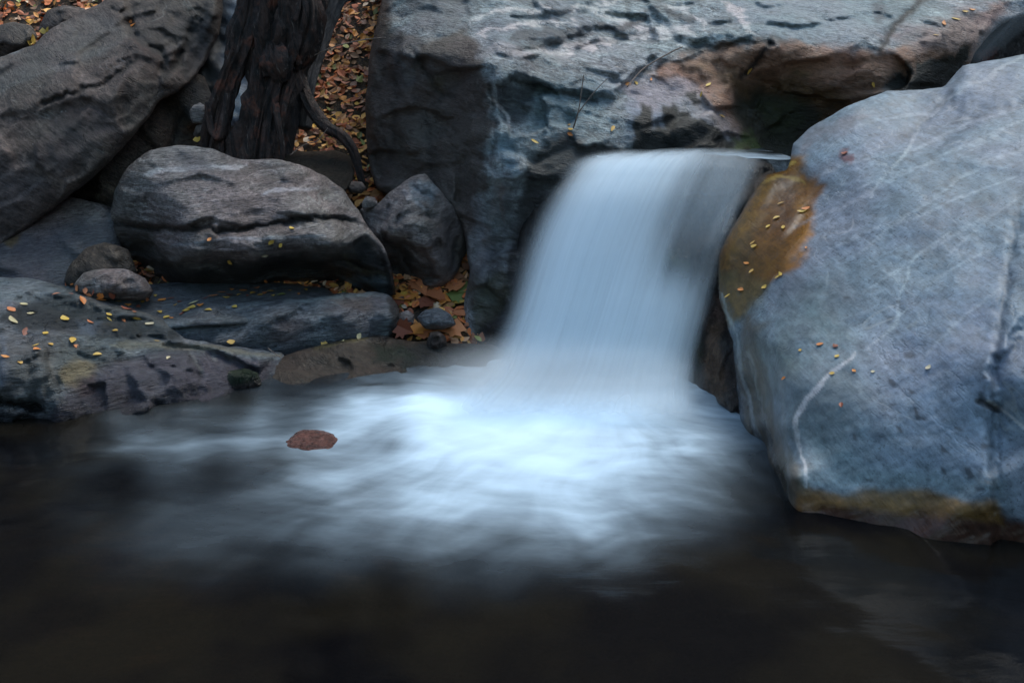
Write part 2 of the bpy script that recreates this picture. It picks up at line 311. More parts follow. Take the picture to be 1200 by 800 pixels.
# ---- right boulder
N_poly = [(922, 200), (930, 168), (950, 150), (990, 126), (1040, 107), (1104, 103), (1128, 78), (1200, 64), (1330, 40), (1440, 120), (1450, 500), (1400, 720),
          (1165, 700), (1000, 690), (940, 680), (924, 610), (893, 545), (868, 492), (858, 400), (843, 350), (842, 300), (857, 268), (882, 228), (898, 205)]
rock('boulder', N_poly, [
    (940, 680, 3.06), (930, 600, 3.09), (960, 600, 3.04), (905, 545, 3.42), (880, 505, 3.78), (868, 440, 4.0), (852, 340, 4.3), (850, 285, 4.5), (892, 212, 4.75), (935, 165, 4.9),
    (1000, 690, 2.93), (1000, 605, 2.99), (1000, 500, 3.14), (1000, 400, 3.42), (1000, 300, 3.85), (1000, 200, 4.38), (1000, 130, 4.85),
    (950, 560, 3.07), (940, 500, 3.26), (900, 400, 3.74), (917, 450, 3.46), (921, 500, 3.32), (925, 560, 3.13), (960, 450, 3.31), (962, 530, 3.15), (884, 460, 3.93), (898, 520, 3.66), (908, 562, 3.43), (930, 400, 3.60), (930, 300, 4.08), (935, 220, 4.55), (900, 350, 4.0),
    (1160, 700, 2.83), (1160, 620, 2.86), (1160, 500, 2.96), (1160, 400, 3.14), (1160, 300, 3.48), (1160, 200, 3.95), (1160, 100, 4.7),
    (1080, 450, 3.14), (1080, 250, 3.83), (1080, 130, 4.75), (1180, 560, 2.82), (1180, 440, 2.97),
    (1300, 640, 2.75), (1300, 720, 2.75), (1300, 400, 2.9), (1300, 200, 3.7), (1300, 80, 4.6), (1440, 600, 2.6), (1440, 200, 3.8)],
    M_blue, 'huge smooth blue grey boulder beside the waterfall with golden algae on its edge', s=2.2, w=16, Rr=.07, back=.9, jit=1.5, c=10,
    lumps=[(.03, 1.6, (1, 1, 1)), (.03, 1.5, (1, 1, 1.3), R(30), 'f'), (.006, 6, (1, 1, 1.3), R(38), 's'), (.005, 5, (1, 1, 2.5), R(38)), (.002, 16, (1, 1, 3), R(38))],
    cracks=[([(1196, 230), (1180, 330), (1166, 430), (1163, 520), (1166, 640)], 6, .02), ([(1130, 78), (1105, 118), (1060, 160)], 5, .02), ([(1145, 465), (1170, 480)], 4, .03)],
    steps=[([(1163, 430), (1250, 300), (1460, 300), (1460, 720), (1168, 720)], .05, 16), ([(1105, 103), (1128, 78), (1200, 64), (1330, 40), (1300, 110), (1130, 130)], -.03, 20)],
    paint=[
        ('poly', [(922, 590), (1000, 588), (1080, 592), (1165, 600), (1300, 640), (1450, 700), (1450, 760), (900, 760)], (.095, .036, .02), 16, .95),
        ('poly', [(925, 562), (960, 578), (1040, 572), (1120, 578), (1168, 592), (1175, 612), (1100, 604), (1020, 596), (940, 600)], (.2, .10, .028), 12, .9),
        ('poly', [(926, 548), (1170, 556), (1170, 576), (1040, 572), (930, 578)], (.2, .26, .27), 24, .4),
        ('poly', [(890, 185), (935, 182), (945, 205), (962, 222), (952, 262), (930, 312), (905, 335), (868, 372), (838, 380), (836, 290), (860, 262), (885, 222)], (.25, .10, .010), 16, .98, 1.2), ('poly', [(880, 200), (925, 200), (930, 225), (885, 235)], (.10, .045, .010), 14, .55), ('poly', [(856, 290), (880, 270), (888, 300), (865, 330), (850, 330)], (.13, .07, .015), 12, .6), ('poly', [(925, 240), (950, 230), (945, 270), (925, 290)], (.34, .15, .015), 12, .6),
        ('poly', [(845, 320), (900, 325), (905, 340), (868, 380), (840, 380)], (.15, .12, .05), 16, .6),
        ('poly', [(860, 270), (895, 215), (905, 215), (890, 262), (865, 300), (850, 300)], (.30, .16, .025), 14, .5, .8), ('line', [(930, 190), (915, 194), (895, 200), (885, 212)], (.6, .38, .08), 3, .8, .5), ('line', [(940, 212), (915, 208), (892, 216)], (.55, .33, .07), 2.5, .7, .5), ('line', [(925, 240), (900, 238), (880, 250)], (.16, .07, .01), 3, .7, .5), ('line', [(900, 262), (880, 272), (862, 290)], (.15, .07, .012), 4, .6, .5), ('poly', [(915, 215), (935, 235), (928, 262), (905, 262)], (.13, .05, .012), 14, .6), ('line', [(846, 345), (852, 370), (860, 385)], (.5, .5, .48), 2.2, .7, .4),
        ('poly', [(925, 330), (985, 325), (1010, 350), (985, 400), (930, 400), (905, 370)], (.07, .065, .08), 40, .5),
        ('poly', [(925, 440), (990, 430), (1010, 470), (985, 520), (940, 525), (925, 490)], (.06, .06, .07), 40, .6),
        ('poly', [(866, 400), (925, 395), (935, 430), (900, 470), (935, 590), (905, 570), (868, 490)], (.12, .11, .075), 26, .6),
        ('poly', [(870, 375), (900, 380), (888, 420), (900, 480), (925, 560), (915, 590), (880, 520), (864, 430)], (.085, .055, .032), 12, .75), ('poly', [(866, 420), (892, 420), (905, 480), (938, 560), (935, 600), (915, 600), (885, 545), (866, 480)], (.15, .115, .08), 12, .8), ('line', [(876, 410), (890, 470), (905, 530), (918, 580)], (.30, .29, .27), 3, .6), ('line', [(884, 400), (900, 450), (908, 500)], (.08, .055, .035), 4, .6), ('line', [(898, 395), (916, 450), (920, 510), (924, 580)], (.26, .27, .27), 2.6, .5), ('line', [(870, 430), (880, 490), (896, 540)], (.05, .04, .03), 4, .6), ('line', [(862, 385), (872, 450), (890, 520), (918, 585)], (.42, .44, .46), 2.4, .6, .4),
        ('poly', [(900, 380), (960, 330), (1010, 400), (1020, 520), (1000, 560), (940, 560), (900, 470)], (.13, .19, .20), 60, .5), ('poly', [(1040, 380), (1160, 300), (1200, 420), (1160, 560), (1060, 540)], (.17, .20, .27), 70, .5), ('poly', [(980, 178), (1003, 180), (1000, 190), (985, 190)], (.16, .05, .05), 4, .7), ('poly', [(942, 150), (1010, 128), (1030, 135), (970, 160), (940, 180), (932, 175)], (.17, .13, .14), 14, .5),
        ('line', [(1000, 414), (980, 432), (955, 456), (938, 480), (934, 505), (938, 530), (942, 545), (944, 572)], (.42, .43, .44), 3.4, .9, .5),
        ('line', [(1115, 270), (1070, 305), (1058, 340), (1045, 380), (1015, 410)], (.36, .39, .42), 2.6, .6, .5),
        ('line', [(1200, 66), (1130, 105), (1085, 138), (1060, 180), (1020, 230)], (.36, .38, .40), 2.6, .6, .5),
        ('line', [(930, 265), (1000, 235), (1090, 190), (1200, 140)], (.30, .33, .37), 2.4, .5), ('line', [(1000, 300), (1080, 240), (1160, 190), (1240, 160)], (.30, .33, .36), 3, .45),
        ('line', [(1160, 470), (1180, 482), (1205, 505)], (.42, .4, .40), 3.2, .8), ('line', [(1145, 468), (1172, 482)], (.04, .035, .035), 6, .8),
        ('line', [(1045, 95), (1110, 112), (1150, 80)], (.30, .33, .35), 3, .4)] +
        [('line', [(x, y), (x + dx * .5, y - dx * k * .5 - 4), (x + dx, y - dx * k)], (.34, .37, .41), 1.8, .4, .3) for x, y, dx, k in [(985, 230, 120, .35), (1010, 345, 150, .62), (1090, 330, 110, .5), (960, 300, 90, .45), (1060, 180, 130, .4), (1110, 300, 100, .8), (1000, 150, 90, .2), (1080, 420, 90, .9), (1040, 270, 150, .42), (960, 205, 60, .3), (1130, 180, 110, .5)]] +
        [('poly', [(905, 240), (925, 230), (935, 262), (915, 290), (900, 270)], (.14, .055, .010), 16, .5), ('poly', [(870, 300), (895, 300), (880, 335), (860, 330)], (.15, .07, .012), 12, .5)] +
        [('poly', [(x, y), (x + a, y + 2), (x + a + 3, y + b), (x + 2, y + b)], (.04, .042, .05), 3, .75) for x, y, a, b in
         [(1040, 442, 8, 10), (1062, 455, 7, 6), (1068, 478, 6, 20), (1075, 490, 10, 6), (1120, 500, 10, 6), (1150, 440, 6, 6), (1118, 460, 8, 4), (1100, 545, 6, 10), (1130, 545, 6, 14), (1150, 560, 5, 8),
          (1105, 520, 7, 8), (1045, 500, 5, 12), (1000, 505, 5, 8), (1148, 520, 10, 6), (1166, 530, 4, 8), (1140, 570, 8, 6), (1060, 410, 12, 4), (1082, 560, 6, 6), (1010, 560, 8, 5), (1035, 470, 6, 6), (1046, 380, 12, 4), (990, 345, 9, 5), (1052, 350, 6, 5)]],
    wets=[([(890, 185), (945, 195), (965, 222), (905, 338), (868, 385), (900, 500), (935, 600), (900, 620), (860, 500), (838, 380), (836, 290)], 12, 1.0),
          ([(900, 592), (1200, 600), (1450, 690), (1450, 780), (900, 780)], 12, .9)])

# ---- dark wet wall between fall and boulder
rock('wet_rock', [(800, 300), (838, 255), (875, 215), (905, 200), (925, 260), (900, 400), (930, 560), (890, 590), (800, 560), (795, 440), (808, 360)],
     [(820, 350, 4.75), (850, 290, 4.85), (890, 215, 5.0), (812, 450, 4.45), (815, 500, 4.3), (850, 400, 4.4), (862, 470, 4.1), (872, 540, 3.75), (920, 300, 4.9), (910, 500, 3.9)],
     M_dark, 'narrow dark wet rock between the waterfall and the big right boulder', 'rock', s=3, w=20, Rr=.1, back=.3, wet=.8,
     lumps=[(.04, 4, (1, 1, .6)), (.06, 7, (1.6, 1, .8), 0, 'f'), (.01, 16)],
     paint=[('poly', [(832, 380), (845, 372), (850, 420), (846, 470), (830, 480), (826, 430)], (.16, .10, .06), 10, .8), ('poly', [(838, 340), (850, 345), (846, 375), (836, 372)], (.14, .08, .06), 8, .6),
            ('poly', [(800, 400), (822, 400), (820, 480), (800, 480)], (.03, .045, .025), 14, .7)])
# ---- rock step the water falls over
rock('rock_step', [(612, 260), (660, 208), (700, 184), (770, 180), (860, 183), (905, 192), (925, 260), (925, 560), (560, 560), (585, 420), (600, 330)],
     [(620, 260, 5.25), (660, 215, 5.25), (700, 190, 5.25), (780, 186, 5.25), (880, 190, 5.2), (700, 260, 5.12), (800, 260, 5.12), (790, 318, 4.92), (790, 345, 4.98), (620, 350, 5.1), (700, 400, 5.0), (820, 420, 4.9), (600, 460, 4.9), (750, 540, 4.6), (900, 400, 4.9)],
     M_dark, 'dark wet rock step that the waterfall pours over', 'rock', s=4, w=16, Rr=.1, back=.7, wet=1, lumps=[(.05, 3), (.02, 10)],
     paint=[('poly', [(765, 300), (815, 300), (812, 345), (770, 342)], (.05, .085, .03), 14, .9)])

# ---- bedrock
Wv = (.52, .475, .46)
rock('bedrock', [(470, -90), (448, 0), (434, 60), (428, 120), (430, 180), (442, 222), (500, 250), (540, 262), (550, 320), (538, 400), (548, 445), (640, 470), (680, 420), (700, 300), (760, 230), (900, 225), (1040, 180),
                 (1120, 120), (1142, 62), (1175, 28), (1240, 0), (1290, -90)],
     [(436, 60, 6.35), (434, 180, 6.2), (452, 0, 6.6), (470, 60, 6.0), (480, 150, 5.9), (460, 215, 5.95), (520, 60, 5.8), (515, 150, 5.85), (540, 100, 5.72), (530, 220, 5.65), (560, 130, 5.55), (575, 95, 5.42),
      (545, 20, 6.15), (500, 0, 6.35), (578, 170, 5.33), (570, 60, 5.65), (560, 260, 5.4), (552, 320, 5.35), (545, 400, 5.25), (560, 440, 5.1),
      (600, 220, 5.22), (590, 320, 5.2), (640, 205, 5.3), (630, 260, 5.35), (620, 350, 5.2), (600, 420, 5.05), (680, 420, 5.0), (660, 300, 5.3),
      (620, 60, 5.75), (640, 110, 5.55), (620, 170, 5.32), (650, 165, 5.38), (600, 0, 6.3), (700, 0, 6.7), (700, 80, 5.95), (700, 140, 5.58), (690, 180, 5.4), (720, 200, 5.5),
      (800, 0, 6.9), (790, 60, 6.25), (790, 110, 5.9), (770, 150, 5.62), (770, 180, 5.6), (760, 230, 5.6), (830, 150, 5.75), (850, 182, 5.75), (840, 110, 6.0),
      (860, 60, 6.15), (880, 90, 6.22), (900, 130, 6.3), (900, 170, 6.1), (900, 225, 5.9), (900, 50, 6.1), (900, 25, 6.35), (900, 0, 6.8), (960, 90, 6.15), (980, 130, 6.3),
      (1000, 50, 6.2), (1000, 0, 6.9), (1040, 90, 6.15), (1040, 180, 6.2), (1080, 70, 6.3), (1100, 40, 6.35), (1100, 0, 6.9), (1120, 100, 6.5), (1180, 10, 6.9), (1240, -40, 7.2), (700, -80, 7.8), (1000, -80, 8.0), (500, -80, 7.2)],
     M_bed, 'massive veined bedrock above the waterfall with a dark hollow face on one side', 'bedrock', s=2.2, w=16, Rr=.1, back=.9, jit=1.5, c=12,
     lumps=[(.04, 1.8), (.07, 3.0, (1, 1, 2), R(12), 'f'), (.013, 7, (1, 1, 2), R(12), 'f'), (.02, 5, (1, 1, 1), R(14), 's'), (.004, 12, (1, 1, 2), R(12)), (.003, 28, (1, 1, 2))],
     cracks=[([(575, 95), (580, 150), (577, 185)], 4, .04), ([(905, 45), (890, 70), (868, 90)], 4, .05), ([(1085, 0), (1050, 30), (1030, 60)], 4, .05), ([(760, 85), (800, 62), (860, 50), (920, 50)], 4, .05),
             ([(600, 92), (650, 105), (700, 118)], 5, .04), ([(735, 0), (738, 45)], 3, .03), ([(570, 90), (620, 55), (700, 50), (760, 40)], 4, .03), ([(480, 55), (500, 85), (515, 110), (530, 112)], 4, .04), ([(470, 40), (462, 110), (460, 190)], 6, .03), ([(500, 140), (505, 200), (495, 240)], 7, .03)],
     steps=[([(583, 102), (600, 88), (648, 104), (632, 112), (640, 150), (600, 160), (585, 140)], .10, 6), ([(800, 75), (845, 70), (850, 95), (830, 115), (800, 95)], .05, 12), ([(620, 92), (690, 60), (770, 60), (720, 110), (650, 105)], -.10, 9), ([(600, 20), (660, 12), (760, 20), (770, 50), (680, 48)], .10, 9),
            ([(760, 0), (850, 0), (860, 40), (800, 50)], -.08, 10), ([(610, 60), (700, 30), (735, 45), (700, 70)], .09, 8)],
     paint=[
        # hollow brown face, the shade of its turned-away side painted into the colour
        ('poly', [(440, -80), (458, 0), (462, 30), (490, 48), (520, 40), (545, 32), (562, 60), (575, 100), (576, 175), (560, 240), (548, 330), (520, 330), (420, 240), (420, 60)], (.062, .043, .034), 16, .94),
        ('poly', [(460, 45), (488, 50), (490, 85), (478, 100), (465, 95)], (.12, .12, .125), 16, .65), ('poly', [(492, 75), (505, 70), (512, 95), (498, 100)], (.10, .09, .09), 10, .5),
        ('poly', [(485, 145), (500, 140), (505, 180), (490, 185)], (.10, .08, .07), 12, .5), ('poly', [(505, 90), (520, 100), (518, 112), (507, 108)], (.06, .045, .02), 8, .6),
        ('poly', [(475, -20), (545, -20), (560, 20), (520, 38), (485, 40)], (.10, .095, .10), 20, .7),
        ('poly', [(583, 98), (598, 92), (630, 108), (625, 140), (605, 150), (586, 140)], (.05, .05, .055), 10, .8),
        # dark wall beside the fall
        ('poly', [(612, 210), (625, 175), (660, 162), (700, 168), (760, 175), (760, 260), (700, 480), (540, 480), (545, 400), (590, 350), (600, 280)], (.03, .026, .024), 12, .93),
        ('poly', [(555, 240), (600, 200), (608, 260), (590, 310), (560, 360), (548, 330)], (.10, .10, .105), 16, .75),
        ('poly', [(560, 330), (590, 310), (600, 350), (570, 380), (548, 400)], (.07, .065, .03), 16, .7), ('line', [(575, 190), (580, 230), (566, 290), (552, 330)], (.16, .15, .15), 6, .6), ('line', [(585, 215), (590, 260)], (.15, .11, .10), 4, .5),
        ('poly', [(560, 170), (600, 165), (602, 200), (590, 195), (578, 180)], (.15, .18, .2), 8, .5),
        # blue patches
        ('poly', [(625, 100), (700, 90), (720, 110), (680, 150), (630, 160)], (.16, .21, .24), 20, .7), ('poly', [(580, 160), (615, 160), (605, 200), (592, 200)], (.14, .2, .24), 12, .8),
        ('poly', [(730, 110), (770, 105), (800, 120), (760, 175), (740, 165)], (.2, .23, .28), 18, .7), ('poly', [(560, 20), (650, 0), (760, -20), (640, 60), (570, 55)], (.13, .155, .175), 20, .6),
        ('poly', [(860, -40), (1010, -40), (1050, 20), (990, 50), (900, 45), (840, 10)], (.22, .26, .28), 30, .8), ('poly', [(1010, -30), (1100, -30), (1080, 20), (1040, 40)], (.17, .2, .21), 20, .7),
        # brown iron stained wet hollow
        ('poly', [(760, 88), (800, 66), (860, 50), (935, 52), (1010, 62), (1060, 55), (1130, 20), (1180, 0), (1150, 60), (1130, 100), (1040, 110), (940, 170), (880, 190), (845, 150), (800, 110)], (.27, .125, .07), 14, .9),
        ('poly', [(1030, 40), (1100, 20), (1180, 5), (1150, 55), (1080, 62)], (.24, .17, .16), 18, .7),
        ('poly', [(720, 100), (790, 90), (830, 110), (870, 165), (830, 170), (790, 130), (730, 120)], (.32, .28, .29), 14, .8),
        ('poly', [(805, 74), (830, 74), (850, 95), (880, 130), (890, 180), (940, 170), (1000, 115), (960, 95), (920, 95), (880, 100), (860, 88)], (.12, .055, .016), 16, .9),
        ('poly', [(860, 110), (900, 105), (950, 120), (970, 130), (930, 190), (870, 180), (855, 140)], (.022, .020, .008), 20, .95),
        ('poly', [(890, 120), (935, 120), (940, 150), (900, 160)], (.032, .034, .010), 16, .8), ('poly', [(932, 78), (950, 82), (945, 92), (930, 90)], (.05, .06, .015), 8, .7),
        ('poly', [(905, 60), (960, 62), (980, 90), (940, 95), (905, 80)], (.2, .09, .05), 12, .5),
        # black moss streaks
        ('poly', [(744, 140), (757, 118), (768, 122), (762, 150), (775, 135), (790, 124), (800, 130), (812, 142), (822, 138), (842, 145), (850, 165), (870, 185), (740, 190)], (.010, .011, .008), 8, .97, 1.3),
        ('poly', [(746, 142), (756, 120), (766, 122), (764, 150), (757, 182), (746, 182)], (.008, .008, .006), 5, .95, .5), ('poly', [(778, 130), (790, 122), (794, 150), (788, 182), (776, 182)], (.008, .008, .006), 5, .95, .5),
        ('poly', [(798, 132), (808, 130), (814, 150), (828, 142), (842, 150), (850, 182), (796, 182)], (.008, .008, .006), 5, .95, .5), ('poly', [(805, 112), (815, 108), (822, 116), (812, 122)], (.012, .012, .01), 5, .9),
        ('poly', [(858, 162), (880, 158), (895, 176), (860, 178)], (.06, .085, .015), 10, .9),
        ('poly', [(1035, 108), (1045, 92), (1058, 90), (1063, 66), (1070, 90), (1078, 68), (1095, 75), (1110, 65), (1128, 55), (1142, 60), (1120, 110), (1050, 115)], (.010, .012, .008), 7, .97, 1.2),
        # pale quartz veins
        ('line', [(552, 28), (580, 15), (610, 10), (645, 8)], Wv, 6.2, .95, .8), ('line', [(560, 42), (600, 30), (640, 26), (680, 30)], Wv, 4.1, .95, .8), ('line', [(600, 62), (650, 60), (700, 52), (740, 44), (790, 38)], Wv, 7.4, .95, .8),
        ('line', [(560, 66), (590, 58), (640, 66), (670, 74)], (.3, .28, .28), 12, .6), ('line', [(690, 12), (720, 20), (750, 35), (790, 32), (812, 40), (795, 52)], Wv, 6.2, .95, .8),
        ('line', [(780, 8), (805, 12), (825, 30)], Wv, 5.2, .95, .8), ('line', [(848, 0), (862, 15), (880, 28), (888, 40)], Wv, 5.2, .95, .8), ('line', [(815, 45), (800, 60), (770, 78), (750, 95)], Wv, 4.1, .95, .8),
        ('line', [(598, 86), (622, 96), (645, 103)], (.3, .33, .36), 4, .8), ('line', [(660, 12), (690, 8), (730, 2)], Wv, 4.1, .95, .8), ('line', [(575, 112), (590, 130), (598, 150)], Wv, 2.6, .95, .8),
        ('line', [(700, 25), (716, 32), (738, 30), (760, 18)], (.045, .042, .045), 7, .8), ('line', [(600, 45), (640, 38), (690, 40)], (.05, .05, .055), 9, .7), ('line', [(780, 12), (800, 22), (815, 22)], (.05, .05, .055), 8, .7),
        ('line', [(1085, -5), (1055, 25), (1040, 45), (1030, 62)], (.04, .03, .03), 3, .8), ('line', [(905, 48), (890, 66), (872, 88)], (.03, .02, .02), 4, .8),
        ('poly', [(1020, 5), (1036, 0), (1040, 18), (1028, 25)], (.07, .06, .07), 10, .6)],
     wets=[([(800, 175), (850, 120), (860, 90), (1000, 90), (1140, 70), (1120, 120), (900, 230), (700, 480), (540, 480), (550, 350), (600, 210), (680, 185)], 20, .75), ([(580, 100), (700, 100), (680, 160), (590, 190)], 20, .35)])
# dark rock of the upper channel, top right
rock('rock', [(1090, 20), (1180, -20), (1330, -60), (1380, 60), (1330, 130), (1100, 150)], [(1100, 60, 7.2), (1200, 0, 7.6), (1200, 60, 7.0), (1330, 0, 7.4), (1150, 110, 6.8), (1320, 110, 6.6)],
     M_dark, 'black wet rock under the thin cascade in the upper right corner', 'rock', s=4, w=24, Rr=.2, back=.8, wet=.9, lumps=[(.06, 3), (.02, 10)],
     paint=[('poly', [(1150, 60), (1165, 58), (1160, 68), (1150, 70)], (.2, .05, .03), 5, .8)])

# ---- left side: slabs and boulders
rock('boulder', [(-190, 130), (-60, 82), (0, 68), (38, 52), (72, 26), (120, 2), (150, -30), (260, -60), (262, -10), (256, 40), (232, 88), (206, 108), (188, 118), (150, 168), (110, 208), (60, 246), (0, 290), (-90, 345), (-190, 380)],
     [(0, 285, 5.35), (60, 240, 5.45), (0, 180, 5.3), (0, 80, 5.8), (80, 120, 5.55), (60, 60, 6.0), (120, 40, 6.2), (100, 190, 5.5), (150, 150, 5.7), (140, 90, 5.75), (165, 60, 5.95), (190, 85, 5.95), (200, 40, 6.2), (190, 0, 6.5), (230, 70, 6.3), (250, 0, 6.6), (150, -30, 6.8), (-150, 200, 5.0), (-150, 350, 5.1), (-100, 110, 5.7)],
     M_left, 'huge dark slanting boulder filling the upper left, crossed by a thin crack', s=2.2, w=12, Rr=.07, back=.9, lumps=[(.03, 1.4), (.06, 1.5, (1, 1, 1.3), R(40), 'f'), (.018, 5, (1, 1, 1), R(40), 's'), (.03, 5, (1, 1, 1.6), R(40), 'f'), (.008, 10), (.004, 25)],
     cracks=[([(42, 126), (62, 118), (90, 108), (120, 98), (142, 84), (160, 70)], 2.6, .06), ([(150, 18), (156, 40), (172, 55), (192, 66), (192, 90)], 6, .1), ([(192, 92), (210, 68), (226, 40), (240, 20)], 6, .07), ([(130, 10), (150, 12), (190, 5)], 3, .03), ([(20, 75), (60, 70), (100, 80)], 3, .015)],
     steps=[([(150, 18), (158, 42), (192, 66), (240, 20), (260, -60), (150, -60)], .07, 8), ([(160, 70), (192, 66), (190, 110), (150, 165), (140, 110)], .03, 10)],
     paint=[('poly', [(-100, 200), (0, 190), (60, 205), (20, 270), (-100, 330)], (.085, .08, .085), 40, .5), ('poly', [(-50, 85), (20, 62), (70, 40), (120, 10), (140, 40), (80, 80), (0, 110)], (.085, .08, .078), 30, .55),
            ('line', [(-5, 110), (40, 90), (90, 70), (140, 50)], (.14, .13, .125), 5, .35), ('poly', [(60, 140), (120, 120), (140, 150), (90, 190), (40, 200)], (.055, .045, .045), 30, .6),
            ('line', [(155, 42), (170, 55), (188, 66)], (.05, .025, .02), 8, .6), ('poly', [(200, 30), (250, 20), (250, 60), (215, 90)], (.03, .028, .03), 20, .7), ('line', [(0, 65), (30, 55)], (.25, .25, .26), 3, .5)])
rock('rock', [(-60, 310), (40, 262), (90, 190), (160, 110), (200, 82), (240, 90), (258, 150), (240, 230), (180, 300), (60, 330)],
     [(60, 260, 5.95), (120, 220, 5.95), (180, 150, 6.1), (220, 110, 6.3), (240, 180, 6.4), (160, 260, 5.9), (0, 310, 5.9)],
     M_brown, 'brown rock wedged below the slanting upper left boulder', 'rock', s=3, w=20, Rr=.12, back=.6, lumps=[(.03, 2.5), (.08, 3, (1, 1, 1), 0, 'f'), (.015, 9)],
     cracks=[([(215, 130), (205, 160), (195, 185)], 4, .05), ([(168, 105), (178, 160)], 4, .02), ([(60, 225), (90, 232), (130, 238)], 3, .05)], paint=[('poly', [(215, 85), (250, 100), (250, 150), (215, 140)], (.045, .045, .05), 14, .8), ('poly', [(200, 150), (240, 160), (230, 190), (200, 190)], (.09, .08, .07), 14, .6)])
rock('rock', [(-190, 330), (-40, 290), (20, 258), (72, 232), (110, 236), (140, 248), (142, 300), (120, 345), (40, 360), (-190, 400)],
     [(0, 300, 5.3), (60, 250, 5.6), (110, 250, 5.6), (80, 310, 5.35), (120, 330, 5.35), (-150, 340, 5.0)],
     M_mid, 'smooth bluish rock tucked under the slanting boulder near the left edge', 'rock', s=3, w=20, Rr=.1, back=.5, lumps=[(.02, 3), (.04, 4, (1, 1, 1), 0, 'f')],
     paint=[('poly', [(-100, 300), (40, 270), (140, 240), (140, 340), (-100, 380)], (.065, .07, .085), 30, .75), ('poly', [(5, 280), (20, 272), (25, 285), (10, 290)], (.16, .10, .03), 8, .7)])
# the two tier boulder
rock('boulder', [(126, 270), (134, 225), (150, 196), (176, 176), (210, 170), (245, 173), (280, 186), (330, 188), (368, 200), (402, 222), (420, 248), (432, 266), (450, 290), (460, 318), (462, 345), (430, 352), (330, 352), (220, 362), (170, 350), (150, 316), (122, 296)],
     [(135, 240, 5.55), (165, 205, 5.45), (210, 185, 5.5), (300, 196, 5.5), (380, 215, 5.55), (410, 245, 5.45), (200, 225, 5.22), (280, 230, 5.17), (350, 235, 5.22), (200, 262, 5.2), (300, 262, 5.14), (400, 262, 5.25), (140, 285, 5.5), (165, 300, 5.6), (185, 290, 5.35),
      (240, 282, 4.99), (320, 280, 4.94), (390, 280, 5.03), (430, 290, 5.16), (230, 298, 4.99), (300, 296, 4.93), (380, 296, 5.03), (440, 315, 5.2), (250, 316, 5.25), (320, 312, 5.25), (380, 315, 5.35), (440, 332, 5.3), (220, 345, 5.5), (320, 340, 5.6), (400, 338, 5.6)],
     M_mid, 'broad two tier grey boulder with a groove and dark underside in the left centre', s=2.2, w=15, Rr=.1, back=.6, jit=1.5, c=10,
     lumps=[(.02, 2.5), (.045, 3.5, (1, 1, 1.6), 0, 'f'), (.010, 8, (1, 1, 3), 0, 'f'), (.022, 13, (1, 1, 1), R(-4), 's'), (.004, 20, (1, 1, 3))],
     cracks=[([(130, 262), (180, 268), (240, 270), (300, 266), (345, 258), (400, 256), (432, 266)], 3.2, .09), ([(160, 186), (163, 240), (158, 262)], 3, .015), ([(395, 298), (420, 312), (450, 322)], 4, .03), ([(258, 180), (262, 186)], 3, .03)],
     steps=[([(240, 305), (300, 298), (395, 296), (430, 278), (460, 300), (470, 360), (200, 360), (180, 310)], .10, 12), ([(120, 250), (165, 262), (185, 290), (190, 340), (120, 340)], .06, 12)],
     paint=[('line', [(168, 205), (195, 198), (230, 197), (290, 194)], (.40, .36, .36), 4, .8), ('line', [(305, 228), (340, 222), (372, 220)], (.36, .35, .36), 2.6, .7), ('line', [(285, 298), (340, 296), (390, 297)], (.3, .27, .26), 2, .7), ('line', [(200, 288), (260, 280), (380, 276)], (.26, .27, .29), 2.5, .5),
            ('line', [(150, 262), (240, 266), (300, 262), (345, 256), (400, 254)], (.05, .035, .03), 9, .6), ('poly', [(200, 180), (240, 182), (250, 205), (215, 200)], (.09, .08, .085), 10, .5),
            ('poly', [(235, 312), (300, 304), (400, 300), (425, 282), (465, 300), (470, 360), (180, 360), (185, 320)], (.026, .023, .022), 14, .9),  # shade of the overhang painted onto the underside
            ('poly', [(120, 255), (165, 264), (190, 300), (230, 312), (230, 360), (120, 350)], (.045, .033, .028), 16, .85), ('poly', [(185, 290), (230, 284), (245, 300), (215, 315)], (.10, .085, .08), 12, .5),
            ('poly', [(395, 320), (452, 326), (455, 334), (400, 332)], (.13, .17, .20), 5, .7), ('poly', [(405, 275), (430, 280), (450, 310), (420, 310)], (.02, .02, .02), 10, .8), ('line', [(402, 300), (425, 316), (452, 324)], (.14, .13, .08), 2, .6)],
     wets=[([(300, 285), (430, 280), (465, 300), (465, 350), (300, 350)], 20, .7)])
